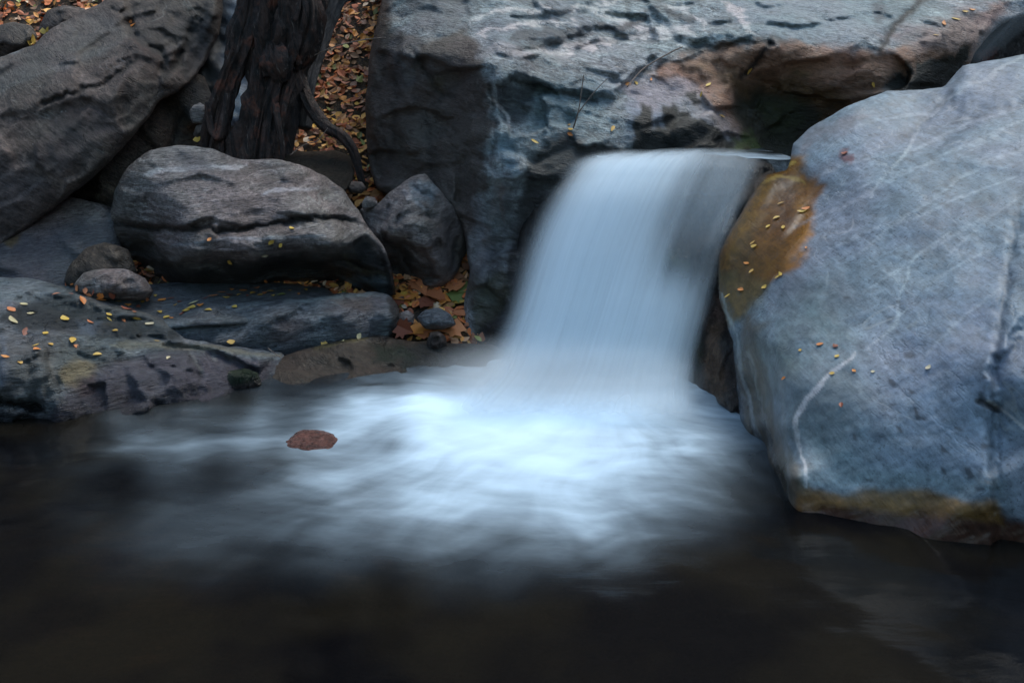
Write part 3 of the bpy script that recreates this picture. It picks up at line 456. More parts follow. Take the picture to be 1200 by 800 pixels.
rock('boulder', [(422, 246), (442, 238), (458, 226), (476, 211), (498, 204), (514, 220), (530, 240), (542, 262), (547, 290), (540, 316), (520, 336), (490, 340), (462, 336), (450, 296), (430, 270)],
     [(430, 255, 5.62), (455, 240, 5.5), (498, 212, 5.5), (480, 238, 5.38), (510, 245, 5.42), (470, 270, 5.3), (500, 290, 5.3), (530, 270, 5.5), (455, 278, 5.38), (470, 300, 5.5), (490, 318, 5.45), (520, 315, 5.4), (480, 335, 5.6), (540, 300, 5.6)],
     M_mid, 'grey brown boulder with a pointed top leaning at the leaf filled gully', s=2, w=9, Rr=.06, back=.4, c=8, lumps=[(.02, 4), (.04, 7, (1, 1, 1), 0, 'f'), (.02, 14, (1, 1, 1), 0, 'f'), (.02, 12, (1, 1, 1), R(35), 's'), (.004, 25)],
     steps=[([(448, 272), (470, 282), (500, 300), (515, 325), (480, 345), (440, 330)], .08, 8)],
     paint=[('poly', [(444, 272), (470, 284), (500, 304), (520, 328), (480, 350), (440, 330)], (.04, .03, .026), 10, .85), ('poly', [(500, 225), (545, 260), (550, 320), (515, 325), (495, 270)], (.085, .072, .066), 14, .75),
            ('line', [(472, 222), (485, 234), (498, 246)], (.33, .3, .3), 6, .7), ('line', [(430, 260), (455, 270), (475, 278)], (.26, .22, .2), 4, .6), ('poly', [(480, 212), (505, 210), (512, 228), (490, 236)], (.15, .18, .2), 8, .7), ('poly', [(425, 245), (455, 235), (480, 250), (470, 270), (440, 264)], (.12, .10, .10), 10, .6)])
# slabs at the water
rock('rock', [(-40, 352), (40, 328), (140, 334), (230, 330), (330, 331), (384, 338), (400, 352), (380, 372), (200, 384), (0, 384)],
     [(60, 350, 5.05), (150, 345, 5.15), (250, 336, 5.4), (350, 338, 5.4), (250, 352, 5.08), (350, 352, 5.12), (200, 370, 4.95), (350, 368, 5.05), (0, 370, 4.9)],
     M_ledge, 'low flat slab strewn with yellow leaves under the two tier boulder', 'rock', s=2.5, w=8, Rr=.05, back=.5, lumps=[(.02, 4), (.008, 12)], paint=[('poly', [(0, 330), (400, 330), (400, 380), (0, 380)], (.10, .10, .095), 10, .5)])
rock('rock', [(180, 384), (215, 368), (262, 357), (320, 351), (380, 346), (440, 341), (460, 347), (467, 362), (466, 384), (456, 400), (440, 430), (330, 440), (240, 430), (185, 412)],
     [(200, 385, 4.85), (250, 364, 4.95), (320, 357, 5.0), (400, 349, 5.08), (450, 349, 5.15), (250, 385, 4.8), (320, 378, 4.82), (400, 370, 4.88), (455, 370, 5.0), (300, 405, 4.84), (400, 400, 4.93), (450, 395, 5.05), (350, 430, 4.9)],
     M_ledge, 'long smooth blue slab with a rounded end above the brown waterside rock', 'rock', s=2.5, w=10, Rr=.07, back=.45, c=10, lumps=[(.015, 3), (.035, 4, (1, 1, 2), R(10), 'f'), (.02, 16, (1, 1, 1), R(8), 's'), (.005, 14), (.003, 30)], wet=.25,
     paint=[('poly', [(380, 350), (450, 346), (462, 365), (440, 395), (390, 400)], (.12, .11, .125), 16, .6), ('poly', [(330, 370), (355, 365), (350, 400), (320, 405)], (.09, .07, .07), 14, .6), ('poly', [(395, 352), (440, 350), (430, 362), (400, 362)], (.13, .09, .07), 10, .5),
            ('poly', [(455, 350), (470, 355), (470, 400), (455, 400), (462, 375)], (.03, .022, .02), 6, .85), ('line', [(230, 366), (300, 355), (380, 349), (450, 343)], (.25, .28, .28), 3, .6), ('line', [(215, 385), (250, 378), (275, 365), (300, 360)], (.24, .24, .22), 2.5, .5),
            ('poly', [(185, 390), (250, 395), (330, 412), (300, 420), (190, 415)], (.04, .045, .05), 12, .7), ('poly', [(215, 372), (260, 368), (262, 395), (220, 390)], (.07, .09, .10), 14, .6)])
rock('rock', [(-200, 350), (-60, 330), (0, 324), (40, 326), (90, 342), (140, 358), (190, 372), (215, 396), (260, 404), (330, 412), (336, 426), (324, 452), (290, 500), (150, 545), (0, 570), (-200, 600)],
     [(0, 330, 5.0), (60, 336, 5.0), (140, 362, 4.85), (200, 385, 4.75), (0, 355, 4.65), (60, 360, 4.72), (100, 385, 4.52), (40, 390, 4.3), (0, 400, 4.18), (60, 405, 4.22), (130, 402, 4.4), (190, 405, 4.5), (250, 410, 4.62), (320, 416, 4.72),
      (0, 440, 4.03), (80, 440, 4.1), (150, 440, 4.22), (220, 440, 4.35), (290, 435, 4.55), (0, 495, 3.93), (100, 487, 4.02), (200, 472, 4.18), (300, 450, 4.5), (0, 560, 3.8), (200, 530, 4.1), (-180, 380, 4.2), (-180, 520, 3.7), (-180, 350, 4.8)],
     M_ledge, 'wide waterside ledge at the left edge, purple grey below and wet dark on top', 'rock', s=2.5, w=14, Rr=.08, back=.6, c=12, wet=.2,
     lumps=[(.03, 2.5), (.07, 3.5, (1, 1, 1.4), 0, 'f'), (.03, 8, (1.2, 1.2, 1), 0, 'f'), (.03, 12, (1, 1, 1), R(-8), 's'), (.008, 16), (.004, 34)],
     cracks=[([(-10, 468), (20, 474), (50, 480)], 6, .08), ([(55, 410), (62, 440), (70, 452)], 4, .03), ([(220, 415), (232, 430), (235, 445)], 4, .03), ([(36, 400), (40, 450), (38, 480)], 5, .02)],
     steps=[([(20, 356), (40, 344), (80, 350), (130, 366), (185, 380), (200, 398), (150, 400), (90, 392), (30, 388)], .06, 12)],
     paint=[('poly', [(-10, 372), (30, 350), (60, 344), (100, 354), (150, 370), (205, 385), (210, 402), (160, 404), (90, 392), (20, 390)], (.028, .034, .036), 12, .88),
            ('poly', [(60, 330), (110, 342), (200, 368), (230, 385), (190, 380), (110, 358)], (.12, .11, .10), 10, .7), ('poly', [(-60, 325), (30, 325), (70, 340), (20, 360), (-60, 370)], (.18, .19, .21), 14, .7),
            ('poly', [(90, 375), (115, 378), (110, 392), (88, 390)], (.13, .17, .21), 8, .7),
            ('poly', [(-100, 395), (60, 398), (120, 400), (140, 425), (90, 450), (30, 470), (-100, 480)], (.11, .105, .095), 18, .65), ('poly', [(68, 432), (90, 420), (118, 428), (112, 440), (92, 456), (75, 448)], (.24, .17, .09), 8, .75), ('line', [(58, 425), (64, 440), (72, 452)], (.28, .25, .22), 4, .6),
            ('poly', [(100, 440), (150, 415), (220, 412), (325, 425), (320, 460), (200, 490), (60, 500), (40, 490)], (.075, .06, .075), 18, .85), ('poly', [(92, 442), (112, 436), (118, 456), (96, 462)], (.06, .03, .03), 8, .7),
            ('line', [(130, 404), (180, 404), (240, 408), (328, 416)], (.19, .17, .13), 5, .75), ('line', [(222, 412), (232, 424), (236, 436)], (.22, .21, .2), 2.5, .6), ('line', [(250, 412), (252, 424)], (.22, .21, .2), 4, .5), ('line', [(265, 410), (268, 422)], (.2, .19, .18), 3, .5),
            ('poly', [(-200, 462), (60, 482), (180, 480), (330, 445), (330, 520), (-200, 620)], (.02, .02, .026), 14, .85), ('line', [(-10, 466), (20, 472), (48, 478)], (.01, .01, .01), 9, .9), ('poly', [(0, 395), (6, 395), (4, 450), (-10, 450)], (.12, .15, .19), 10, .6)],
     wets=[([(-200, 455), (60, 465), (180, 460), (330, 430), (330, 520), (-200, 620)], 20, .8), ([(-10, 372), (30, 350), (60, 344), (150, 370), (205, 385), (210, 402), (90, 392)], 14, .6)])
rock('rock', [(300, 440), (318, 424), (350, 410), (400, 398), (440, 392), (470, 398), (520, 402), (580, 405), (620, 430), (600, 480), (300, 490)],
     [(310, 440, 4.62), (350, 418, 4.72), (400, 405, 4.82), (450, 400, 4.95), (520, 410, 4.95), (580, 415, 4.9), (330, 450, 4.5), (400, 435, 4.62), (470, 430, 4.72), (560, 440, 4.7), (400, 480, 4.4), (560, 480, 4.5)],
     M_brown, 'low brown rock at the water line left of the waterfall foam', 'rock', s=2.5, w=10, Rr=.06, back=.3, wet=.5, lumps=[(.02, 4), (.05, 6, (1, 1, 1), 0, 'f'), (.01, 14)],
     paint=[('poly', [(460, 398), (620, 400), (620, 480), (440, 480)], (.012, .014, .012), 20, .9), ('line', [(370, 408), (400, 401), (430, 394)], (.16, .12, .04), 4, .7), ('poly', [(290, 415), (470, 400), (470, 460), (290, 460)], (.05, .032, .022), 14, .75), ('poly', [(430, 405), (470, 400), (480, 425), (440, 425)], (.012, .02, .010), 12, .9), ('poly', [(255, 430), (300, 430), (300, 450), (255, 450)], (.02, .03, .012), 8, .8)])
rock('rock', [(262, 444), (268, 434), (285, 430), (302, 436), (306, 452), (285, 462), (266, 458)], [(285, 440, 4.42), (270, 450, 4.42), (300, 450, 4.42), (285, 458, 4.4)], M_dark, 'small dark mossy stone at the foot of the left ledge', 'stone', s=2, w=10, Rr=.06, back=.06, lumps=[(.012, 12)], wet=.3,
     paint=[('poly', [(255, 425), (310, 425), (310, 450), (255, 450)], (.014, .028, .010), 8, .9)])
for pl, Y0, lab, mat in [
    ([(86, 334), (98, 320), (125, 314), (150, 316), (170, 326), (180, 342), (170, 352), (110, 352), (90, 346)], 5.0, 'rounded grey stone sitting on the left ledge beside the two tier boulder', M_mid),
    ([(74, 330), (84, 308), (100, 292), (122, 284), (150, 292), (160, 320), (140, 345), (86, 345)], 5.22, 'brown edged stone behind the rounded grey stone on the left ledge', M_brown),
    ([(464, 376), (468, 367), (478, 364), (486, 370), (484, 380), (472, 384)], 5.12, 'small pale round stone among the fallen leaves in the gully', M_mid),
    ([(488, 372), (498, 363), (514, 361), (528, 368), (534, 380), (520, 386), (498, 385)], 5.12, 'flat dark blue stone among the fallen leaves in the gully', M_ledge),
    ([(500, 402), (504, 390), (514, 388), (522, 394), (524, 404), (515, 412), (503, 410)], 4.98, 'black wet stone in front of the big dry leaves in the gully', M_dark),
    ([(222, 132), (226, 124), (234, 121), (242, 126), (244, 138), (238, 146), (226, 144)], 5.95, 'round grey green stone perched behind the two tier boulder', M_mid),
    ([(226, 158), (230, 147), (238, 145), (242, 152), (242, 164), (232, 166)], 5.93, 'small grey pebble below the round grey green stone', M_left),
    ([(405, 218), (412, 213), (424, 214), (430, 221), (424, 227), (410, 226)], 5.75, 'small dark stone on the leaf litter behind the two tier boulder', M_left),
    ([(-30, 66), (-10, 34), (15, 26), (36, 30), (44, 44), (30, 62), (0, 80)], 6.6, 'rough dark stone in the upper left corner above the slanting boulder', M_left),
    ([(45, 35), (55, 12), (75, 6), (98, 10), (105, 20), (80, 40), (55, 50)], 6.9, 'grey stone behind the slanting boulder near the upper left corner', M_left),
    ([(424, 238), (430, 230), (440, 232), (444, 240), (436, 246), (426, 246)], 5.6, 'tiny bluish stone behind the pointed boulder', M_mid)]:
    xs = [p[0] for p in pl]; ys = [p[1] for p in pl]; cx, cy_ = sum(xs) / len(xs), sum(ys) / len(ys); hw, hh = (max(xs) - min(xs)) / 2, (max(ys) - min(ys)) / 2; dz = hw / F * Y0 * .5
    rock('stone', pl, [(cx, cy_, Y0 - dz * .6), (cx - hw, cy_, Y0), (cx + hw, cy_, Y0), (cx, cy_ - hh, Y0 + dz * .5), (cx, cy_ + hh, Y0 - dz * .2)], mat, lab, 'stone', s=1.6 if hw < 30 else 2.2, w=max(4, min(hw, hh) * .6), Rr=dz, back=dz * 1.5, jit=1.0, c=6, lumps=[(.006, 9), (.035, 9, (1, 1, 1), 0, 'f'), (.004, 25)])

# ------------------------------------------------------------------ ground
def terr(x, y):
    z = np.interp(y, [-20, 1, 3.6, 4.9, 5.2, 5.5, 6.2, 7.0, 7.8, 10, 40], [-.25, -.5, -.75, -.4, .02, .2, .66, 1.26, 1.86, 3.8, 40])  # far slope, out of view, steepened to keep sky out of the pool reflection
    bank = np.maximum(np.abs(x + .3) - 3.0, 0); return z + np.where(y < 5.5, bank * .8, bank * .25)
def grid(x0, x1, y0, y1, nx, ny, warp=None):
    X, Y = np.meshgrid(np.linspace(x0, x1, nx), np.linspace(y0, y1, ny)); X = X.ravel(); Y = Y.ravel()
    i = np.arange(nx * ny).reshape(ny, nx); Fq = np.stack([i[:-1, :-1].ravel(), i[:-1, 1:].ravel(), i[1:, 1:].ravel(), i[1:, :-1].ravel()], 1)
    return X, Y, Fq
t = NT('leafy forest soil'); pos = t.n('NewGeometry').outputs['Position']
c = t.mix(t.rng(t.noise(pos, 14, 5, .6), .4, .6), (.022, .015, .010), (.07, .04, .02)); c = t.mix(t.rng(t.noise(pos, 60, 4, .6), .5, .65), c, (.12, .065, .025))
b = t.n('BsdfPrincipled'); t.l(c, b.inputs[0]); b.inputs['Roughness'].default_value = .85; t.l(t.bump(t.noise(pos, 40, 5, .6), .8, .03), b.inputs['Normal']); t.l(b.outputs[0], t.out.inputs[0]); M_soil = t.m
u_ = np.linspace(-1, 1, 261); xs_ = 3.2 * u_ + 36.8 * u_ ** 5; v_ = np.linspace(0, 1, 261); ys_ = np.interp(v_, [0, .12, .75, 1], [-22, 1.5, 9.5, 42])
X, Y = np.meshgrid(xs_, ys_); X = X.ravel(); Y = Y.ravel(); ii = np.arange(261 * 261).reshape(261, 261)
Fq = np.stack([ii[:-1, :-1].ravel(), ii[:-1, 1:].ravel(), ii[1:, 1:].ravel(), ii[1:, :-1].ravel()], 1)
Z = terr(X, Y) + .05 * fbm(np.c_[X * 2, Y * 2, X * 0], 4, 5) + .3 * fbm(np.c_[X * .3, Y * .3, X * 0], 2, 8) * sstep(8, 14, np.hypot(X, Y - 3))
ground = mesh_obj('ground', np.c_[X, Y, Z], Fq, M_soil, base=(0, 0, 0)); tag(ground, 'leaf covered forest ground rising behind the rocks', 'ground', kind='structure')

# ------------------------------------------------------------------ pool
IMP = world([(690, 462)], 4.42)[0]                     # where the fall strikes the pool
X, Y, Fq = grid(-3.4, 2.6, 1.2, 5.6, 360, 264)
W = np.c_[X, Y, X * 0]; px = pixel(W)
D = [(640, 480, 1.0), (690, 470, .97), (590, 480, .95), (540, 500, .9), (740, 480, .88), (480, 480, .76), (420, 468, .6), (500, 455, .62), (560, 440, .6), (600, 430, .6), (450, 442, .2), (400, 452, .22), (340, 462, .16), (560, 415, .22), (500, 428, .14), (430, 430, .08), (470, 445, .3), (520, 440, .4), (380, 448, .1), (290, 470, .12), (420, 458, .4), (300, 490, .42), (220, 505, .28), (150, 515, .2), (60, 530, .05), (0, 500, 0), (100, 490, .03), (200, 478, .10), (300, 455, .14),
     (380, 490, .5), (460, 520, .44), (400, 540, .42), (480, 545, .62), (600, 540, .82), (680, 540, .8), (760, 520, .66), (830, 500, .58), (865, 505, .42), (800, 450, .6), (880, 540, .18), (905, 600, .03), (840, 545, .38), (320, 520, .25), (250, 545, .12), (150, 560, .04),
     (560, 580, .58), (480, 590, .5), (400, 590, .34), (320, 585, .22), (250, 600, .15), (180, 610, .12), (100, 600, .05), (660, 590, .6), (740, 580, .46), (800, 580, .27), (850, 600, .12), (600, 625, .34), (520, 630, .3), (440, 630, .2), (340, 625, .15), (240, 640, .12), (700, 625, .34), (760, 630, .18),
     (560, 665, .16), (640, 665, .15), (700, 670, .12), (460, 670, .08), (800, 660, .05), (300, 680, .05), (200, 690, .04), (900, 660, .01), (600, 720, .03), (450, 740, .0), (750, 720, .02), (200, 760, 0), (600, 790, 0), (1000, 760, 0), (1000, 640, 0), (1200, 700, 0), (0, 700, 0), (0, 600, 0), (0, 800, 0), (-200, 550, 0), (-200, 750, 0), (300, 420, .1), (700, 400, .8), (1200, 900, 0), (600, 900, 0)]
D = [(a, b, min(1, v * (1.22 if 555 < b < 650 else 1.0))) for a, b, v in D]
fd = rbf([(a, b) for a, b, _ in D], [v for *_, v in D], 12); dens = np.clip(fd(px) * 1.03 - .02, 0, 1) * sstep(3.6, 3.0, np.abs(X + .4)) * sstep(1.7, 2.2, Y)
dx, dy = X - IMP[0], Y - IMP[1]; rr = np.hypot(dx, dy) + .05; th = np.arctan2(dx, -dy)
swirl = th + .16 * fbm(np.c_[X * 1.1, Y * 1.1, X * 0], 3, 2) + .1 * np.sin(rr * 1.3)
S1 = fbm(np.c_[np.sin(swirl) * 4.6, np.cos(swirl) * 4.6, rr * .9], 3, 21)
S2 = fbm(np.c_[np.sin(swirl) * 9, np.cos(swirl) * 9, rr * 1.6], 3, 31); wx, wy = .5 * fbm(np.c_[X * 1.2, Y * 1.2, X * 0], 3, 43), .5 * fbm(np.c_[X * 1.2, Y * 1.2, X * 0], 3, 44); S3 = fbm(np.c_[(X + wx) * 1.7, (Y + wy) * 2.6, X * 0], 3, 41); S4 = fbm(np.c_[(X + wx) * 4, (Y + wy) * 9, X * 0], 4, 45)
mod = .34 * S1 + .05 * S2 + .6 * S3 + .18 * S4
foam = np.clip(dens ** 1.5 * np.exp(1.45 * mod * (1.05 - .9 * dens)), 0, 1)
mound = .004 * np.exp(-((dx + .05) ** 2 / .22 + (dy) ** 2 / .09)) + .010 * np.exp(-(rr / .8) ** 2)
Zp = mound + .006 * fbm(np.c_[X * 3, Y * 3, X * 0], 3, 51) + .012 * dens * mod
t = NT('silky pool water'); pos = t.n('NewGeometry').outputs['Position']
fa = t.n('Attribute', attribute_name='foam').outputs['Fac']; fl = t.n('Attribute', attribute_name='flow').outputs['Vector']
n1 = t.noise(t.mapping(fl, (0, 0, 0), (11, 11, 1.6)), 1, 3, .55); n2 = t.noise(t.mapping(pos, (0, 0, R(12)), (3.5, 9, 1)), 1, 5, .6)
nz = t.math('SUBTRACT', t.math('ADD', t.math('MULTIPLY', n1, .45), t.math('MULTIPLY', n2, .55)), .5)
f2 = t.math('MULTIPLY', fa, t.math('ADD', 1.0, t.math('MULTIPLY', nz, t.math('MULTIPLY', t.math('SUBTRACT', 1.05, fa), 2.6))), clamp=True)
wat = t.n('BsdfPrincipled'); wc = t.mix(t.rng(t.noise(pos, 1.6, 3, .5), .42, .62), (.0045, .0045, .0055), (.013, .011, .008)); t.l(wc, wat.inputs[0])
wat.inputs['Roughness'].default_value = .13; wat.inputs['IOR'].default_value = 1.33; wat.inputs['Specular IOR Level'].default_value = .5
t.l(t.bump(t.noise(t.mapping(pos, (0, 0, 0), (1.5, 4, 1)), 3, 3, .5), .12, .02), wat.inputs['Normal'])
tr = t.n('BsdfTransparent'); tr.inputs[0].default_value = (.32, .30, .24, 1); mw = t.n('MixShader'); mw.inputs[0].default_value = .30; t.l(wat.outputs[0], mw.inputs[1]); t.l(tr.outputs[0], mw.inputs[2])
df = t.n('BsdfDiffuse'); df.inputs[0].default_value = (.66, .82, .95, 1); mf = t.n('MixShader'); t.l(f2, mf.inputs[0]); t.l(mw.outputs[0], mf.inputs[1]); t.l(df.outputs[0], mf.inputs[2]); t.l(mf.outputs[0], t.out.inputs[0]); M_pool = t.m
pool = mesh_obj('water', np.c_[X, Y, Zp], Fq, M_pool, base=(0, 0, 0), attrs={'foam': foam, 'flow': np.c_[np.sin(swirl), np.cos(swirl), rr]})
tag(pool, 'dark pool water with milky foam spreading from the waterfall', 'water', kind='structure')
# the calm rest of the pool round it
rx0, rx1, ry0, ry1 = -3.4, 2.6, 1.2, 5.6
Vr = [(-9, -12, 0), (9, -12, 0), (9, 7, 0), (-9, 7, 0), (rx0, ry0, 0), (rx1, ry0, 0), (rx1, ry1, 0), (rx0, ry1, 0)]
o = mesh_obj('water', Vr, [(0, 1, 5, 4), (1, 2, 6, 5), (2, 3, 7, 6), (3, 0, 4, 7)], M_pool, base=(0, 0, 0)); tag(o, 'calm dark water downstream of the pool', 'water', kind='structure')
# small pool above the lip
X, Y, Fq = grid(.45, 1.5, 5.3, 6.4, 60, 50)
fo = .3 * sstep(5.7, 5.3, Y) + .2 * np.clip(fbm(np.c_[X * 3, Y * 6, X * 0], 3, 3), 0, 1)
o = mesh_obj('water', np.c_[X, Y, .985 + .01 * fbm(np.c_[X * 4, Y * 4, X * 0], 2, 9)], Fq, M_pool, base=(0, 0, 0), attrs={'foam': np.clip(fo, 0, 1), 'flow': np.c_[X, X * 0, Y]}); tag(o, 'narrow dark water above the lip of the waterfall', 'water', kind='structure')

# ------------------------------------------------------------------ waterfall
def veil_mat(name, tint=(.82, .91, .97)):
    t = NT(name); a = t.n('Attribute', attribute_name='dens').outputs['Fac']; fl = t.n('Attribute', attribute_name='flow').outputs['Vector']
    n = t.noise(t.mapping(fl, (0, 0, 0), (9, .55, 1)), 1, 4, .5, .4); n2 = t.noise(t.mapping(fl, (0, 0, 0), (34, .8, 1)), 1, 3, .55, .5)
    nz = t.math('SUBTRACT', t.math('ADD', t.math('MULTIPLY', t.rng(n, .33, .67, 0, 1, False), .6), t.math('MULTIPLY', t.rng(n2, .33, .67, 0, 1, False), .4)), .5)
    al = t.math('ADD', a, t.math('MULTIPLY', nz, t.math('MULTIPLY', t.math('MULTIPLY', a, t.math('SUBTRACT', 1.0, a)), 1.0)), clamp=True)
    d = t.n('BsdfDiffuse'); d.inputs[0].default_value = tint + (1,); tl = t.n('BsdfTranslucent'); tl.inputs[0].default_value = tint + (1,)
    m = t.n('MixShader'); m.inputs[0].default_value = .4; t.l(d.outputs[0], m.inputs[1]); t.l(tl.outputs[0], m.inputs[2])
    tp = t.n('BsdfTransparent'); mm = t.n('MixShader'); t.l(al, mm.inputs[0]); t.l(tp.outputs[0], mm.inputs[1]); t.l(m.outputs[0], mm.inputs[2]); t.l(mm.outputs[0], t.out.inputs[0]); return t.m
M_veil = veil_mat('silky falling water')
rows = [(173, 720, 902, 5.36), (177, 694, 903, 5.24), (186, 668, 898, 5.11), (205, 648, 888, 4.98), (235, 630, 876, 4.86), (290, 607, 856, 4.74), (350, 588, 838, 4.64), (410, 566, 822, 4.55),
        (432, 556, 818, 4.47), (450, 540, 818, 4.34), (470, 515, 822, 4.13), (500, 480, 830, 3.82)]
VK = np.array([0, 1, 2, 3, 4, 5, 6, 7, 7.4, 7.8, 8.3, 9]) / 9
ra = np.array(rows, float); tv = np.linspace(0, 1, len(ra)); NU, NV = 150, 170
vv = np.linspace(0, 1, NV); _t = np.arange((len(ra) - 1) * 24 + 1) / 24.0; _v = np.interp(_t, np.arange(len(ra)), VK)
def crow(col): return np.interp(vv, _v, smooth_poly(np.c_[ra[:, 0], ra[:, col]], 24, False)[:, 1])
py_ = np.interp(vv, _v, smooth_poly(np.c_[ra[:, 0], ra[:, 0]], 24, False)[:, 1]); L_, R__, Yr = crow(1), crow(2), crow(3)
DF = [(0, 0, .35), (.15, 0, .6), (.5, 0, .7), (.8, 0, .6), (1, 0, .4), (0, .15, .15), (.12, .18, .7), (.3, .2, .93), (.45, .2, .9), (.6, .2, .55), (.7, .2, .36), (.8, .2, .26), (.9, .22, .2), (1, .22, .05), (.6, .1, .8), (.8, .1, .5), (.95, .1, .3),
      (0, .5, 0), (.1, .5, .5), (.2, .5, .88), (.42, .5, .95), (.55, .5, .68), (.65, .5, .34), (.75, .5, .2), (.85, .5, .18), (.95, .5, .2), (1, .5, 0), (.42, .36, .93), (.56, .36, .6), (.66, .36, .3), (.78, .36, .2), (.9, .36, .18),
      (.15, .65, .7), (.42, .66, .96), (.6, .62, .85), (.67, .585, .5), (.74, .595, .24), (.82, .60, .17), (.90, .61, .17), (.97, .62, .15), (1, .63, 0), (.70, .67, .9), (.79, .67, .75), (.87, .69, .7), (.93, .70, .5), (1, .75, .05), (.12, .8, .6), (.5, .8, .95), (.7, .8, .9), (.9, .82, .75), (.97, .82, .3), (1, .85, 0), (0, .8, 0), (0, .9, .1), (.1, .92, .55), (.5, .92, .9), (.9, .92, .7), (1, .92, .05), (0, 1, 0), (.5, 1, .3), (1, 1, 0), (.05, .35, .05), (.03, .7, .03)]
fdn = rbf([(a * 300, b * 330) for a, b, _ in DF], [v for *_, v in DF], 10)
U, V_ = np.meshgrid(np.linspace(-.04, 1.02, NU), vv); U = U.ravel(); V_ = V_.ravel(); idx = np.arange(NU * NV).reshape(NV, NU)
Fq = np.stack([idx[:-1, :-1].ravel(), idx[1:, :-1].ravel(), idx[1:, 1:].ravel(), idx[:-1, 1:].ravel()], 1)
pyv = np.repeat(py_, NU); Lv = np.repeat(L_, NU); Rv = np.repeat(R__, NU); Yv = np.repeat(Yr, NU)
fall = bpy.data.objects.new('waterfall', None); COL.objects.link(fall); fall.location = (IMP[0], IMP[1], 0)
tag(fall, 'silky white waterfall pouring over the rock step into the dark pool', 'waterfall')
for k, (off, ex, sc) in enumerate([(.00, .0, .95), (-.055, -6., .75), (-.11, -12., .5)]):
    PX = Lv + (Rv - Lv) * U - ex * 0 + 0 * U; bulge = .13 * np.sin(np.pi * np.clip(U, 0, 1)) ** .8
    PYs = pyv + 10 * (U - .5) ** 2 * sstep(0, .2, V_) + (2.5 * fbm(np.c_[U * 4, U * 0, U * 0], 2, 83)) * sstep(.4, .05, V_)
    Yw_ = Yv - bulge * sstep(0.02, .3, V_) * sstep(.95, .78, V_) + off * sstep(0, .25, V_) * (.2 + .8 * sstep(.92, .78, V_)) + .012 * fbm(np.c_[U * 5 + k * 7, V_ * .8, U * 0], 3, 60 + k) * sstep(.1, .4, V_)
    dn = np.clip(fdn(np.c_[U * 300 + (k * 2), V_ * 330]), 0, 1)
    dn = dn * sstep(-.03, .17 + .03 * k, U + .02 * fbm(np.c_[U * 3, V_ * 3, U * 0], 2, 70 + k)) * sstep(1.02, .93, U) * sstep(1.0, .9, V_) * sstep(.04, .27 + .10 * fbm(np.c_[U * 6, U * 0, U * 0 + k], 2, 80), V_) * (.7 + .3 * sstep(.1, .3, V_))
    dn = np.clip(dn * sc, 0, 1) * (1 - .7 * sstep(.78, 1, U) * sstep(.35, .1, V_))
    mesh_obj('falling_sheet', world(np.c_[PX, PYs], Yw_), Fq, M_veil, base=tuple(fall.location), parent=fall, attrs={'dens': dn, 'flow': np.c_[U + k * 3.3, V_ * 1.0, U * 0]})

t = NT('fine spray'); at = t.n('TexCoord').outputs['Object']; ln = t.n('VectorMath', operation='LENGTH'); t.l(at, ln.inputs[0])
vs = t.n('VolumeScatter') if hasattr(bpy.types, 'ShaderNodeVolumeScatter') else None; vs.inputs['Color'].default_value = (.93, .97, 1, 1); vs.inputs['Anisotropy'].default_value = .1
t.l(t.math('MULTIPLY', t.rng(ln.outputs['Value'], 1.0, .15), 4.5), vs.inputs['Density']); t.l(vs.outputs[0], t.out.inputs['Volume'])
import bmesh
bm = bmesh.new(); bmesh.ops.create_icosphere(bm, subdivisions=3, radius=1.0); me = bpy.data.meshes.new('mist'); bm.to_mesh(me); bm.free(); me.materials.append(t.m)
mist = bpy.data.objects.new('mist', me); COL.objects.link(mist); mist.location = (IMP[0] - .12, IMP[1] - .05, .06); mist.scale = (.76, .42, .24)
tag(mist, 'bright spray hanging where the waterfall meets the pool', 'mist', kind='stuff')

def ribbon(name, path, mat, dens, label=None, cat=None, nu=24):
    """a curved band of running water lying over rock: path of (px, py, Y, half width px)"""
    ps = smooth_poly([p[:2] for p in path], 14, False); qs = smooth_poly([p[2:4] for p in path], 14, False); n = len(ps)
    tg = np.gradient(ps, axis=0); tg /= np.linalg.norm(tg, axis=1)[:, None]; nr = np.c_[-tg[:, 1], tg[:, 0]]
    U = np.linspace(-1, 1, nu); PP = (ps[:, None] + nr[:, None] * (U[None, :, None] * qs[:, None, 1:2])).reshape(-1, 2)
    YY = (qs[:, :1] - .02 * np.sqrt(1 - .9 * U[None] ** 2)).ravel(); ix = np.arange(n * nu).reshape(n, nu)
    Fq = np.stack([ix[:-1, :-1].ravel(), ix[1:, :-1].ravel(), ix[1:, 1:].ravel(), ix[:-1, 1:].ravel()], 1)
    vv = np.linspace(0, 1, n); dn = (dens * np.clip(1 - U[None] ** 2, 0, 1) * np.minimum(1, np.minimum(vv, 1 - vv) * 6)[:, None]).ravel()
    o = mesh_obj(name, world(PP, YY), Fq, mat, attrs={'dens': dn, 'flow': np.c_[np.tile(U * .35, n), np.repeat(vv, nu), np.zeros(n * nu)]})
    if label: tag(o, label, cat)
    return o
ribbon('cascade', [(1225, -10, 6.6, 26), (1190, 18, 6.5, 24), (1160, 48, 6.4, 18), (1138, 76, 6.3, 9)], M_veil, .1, 'thin silky cascade in the dark gap at the upper right corner', 'cascade')

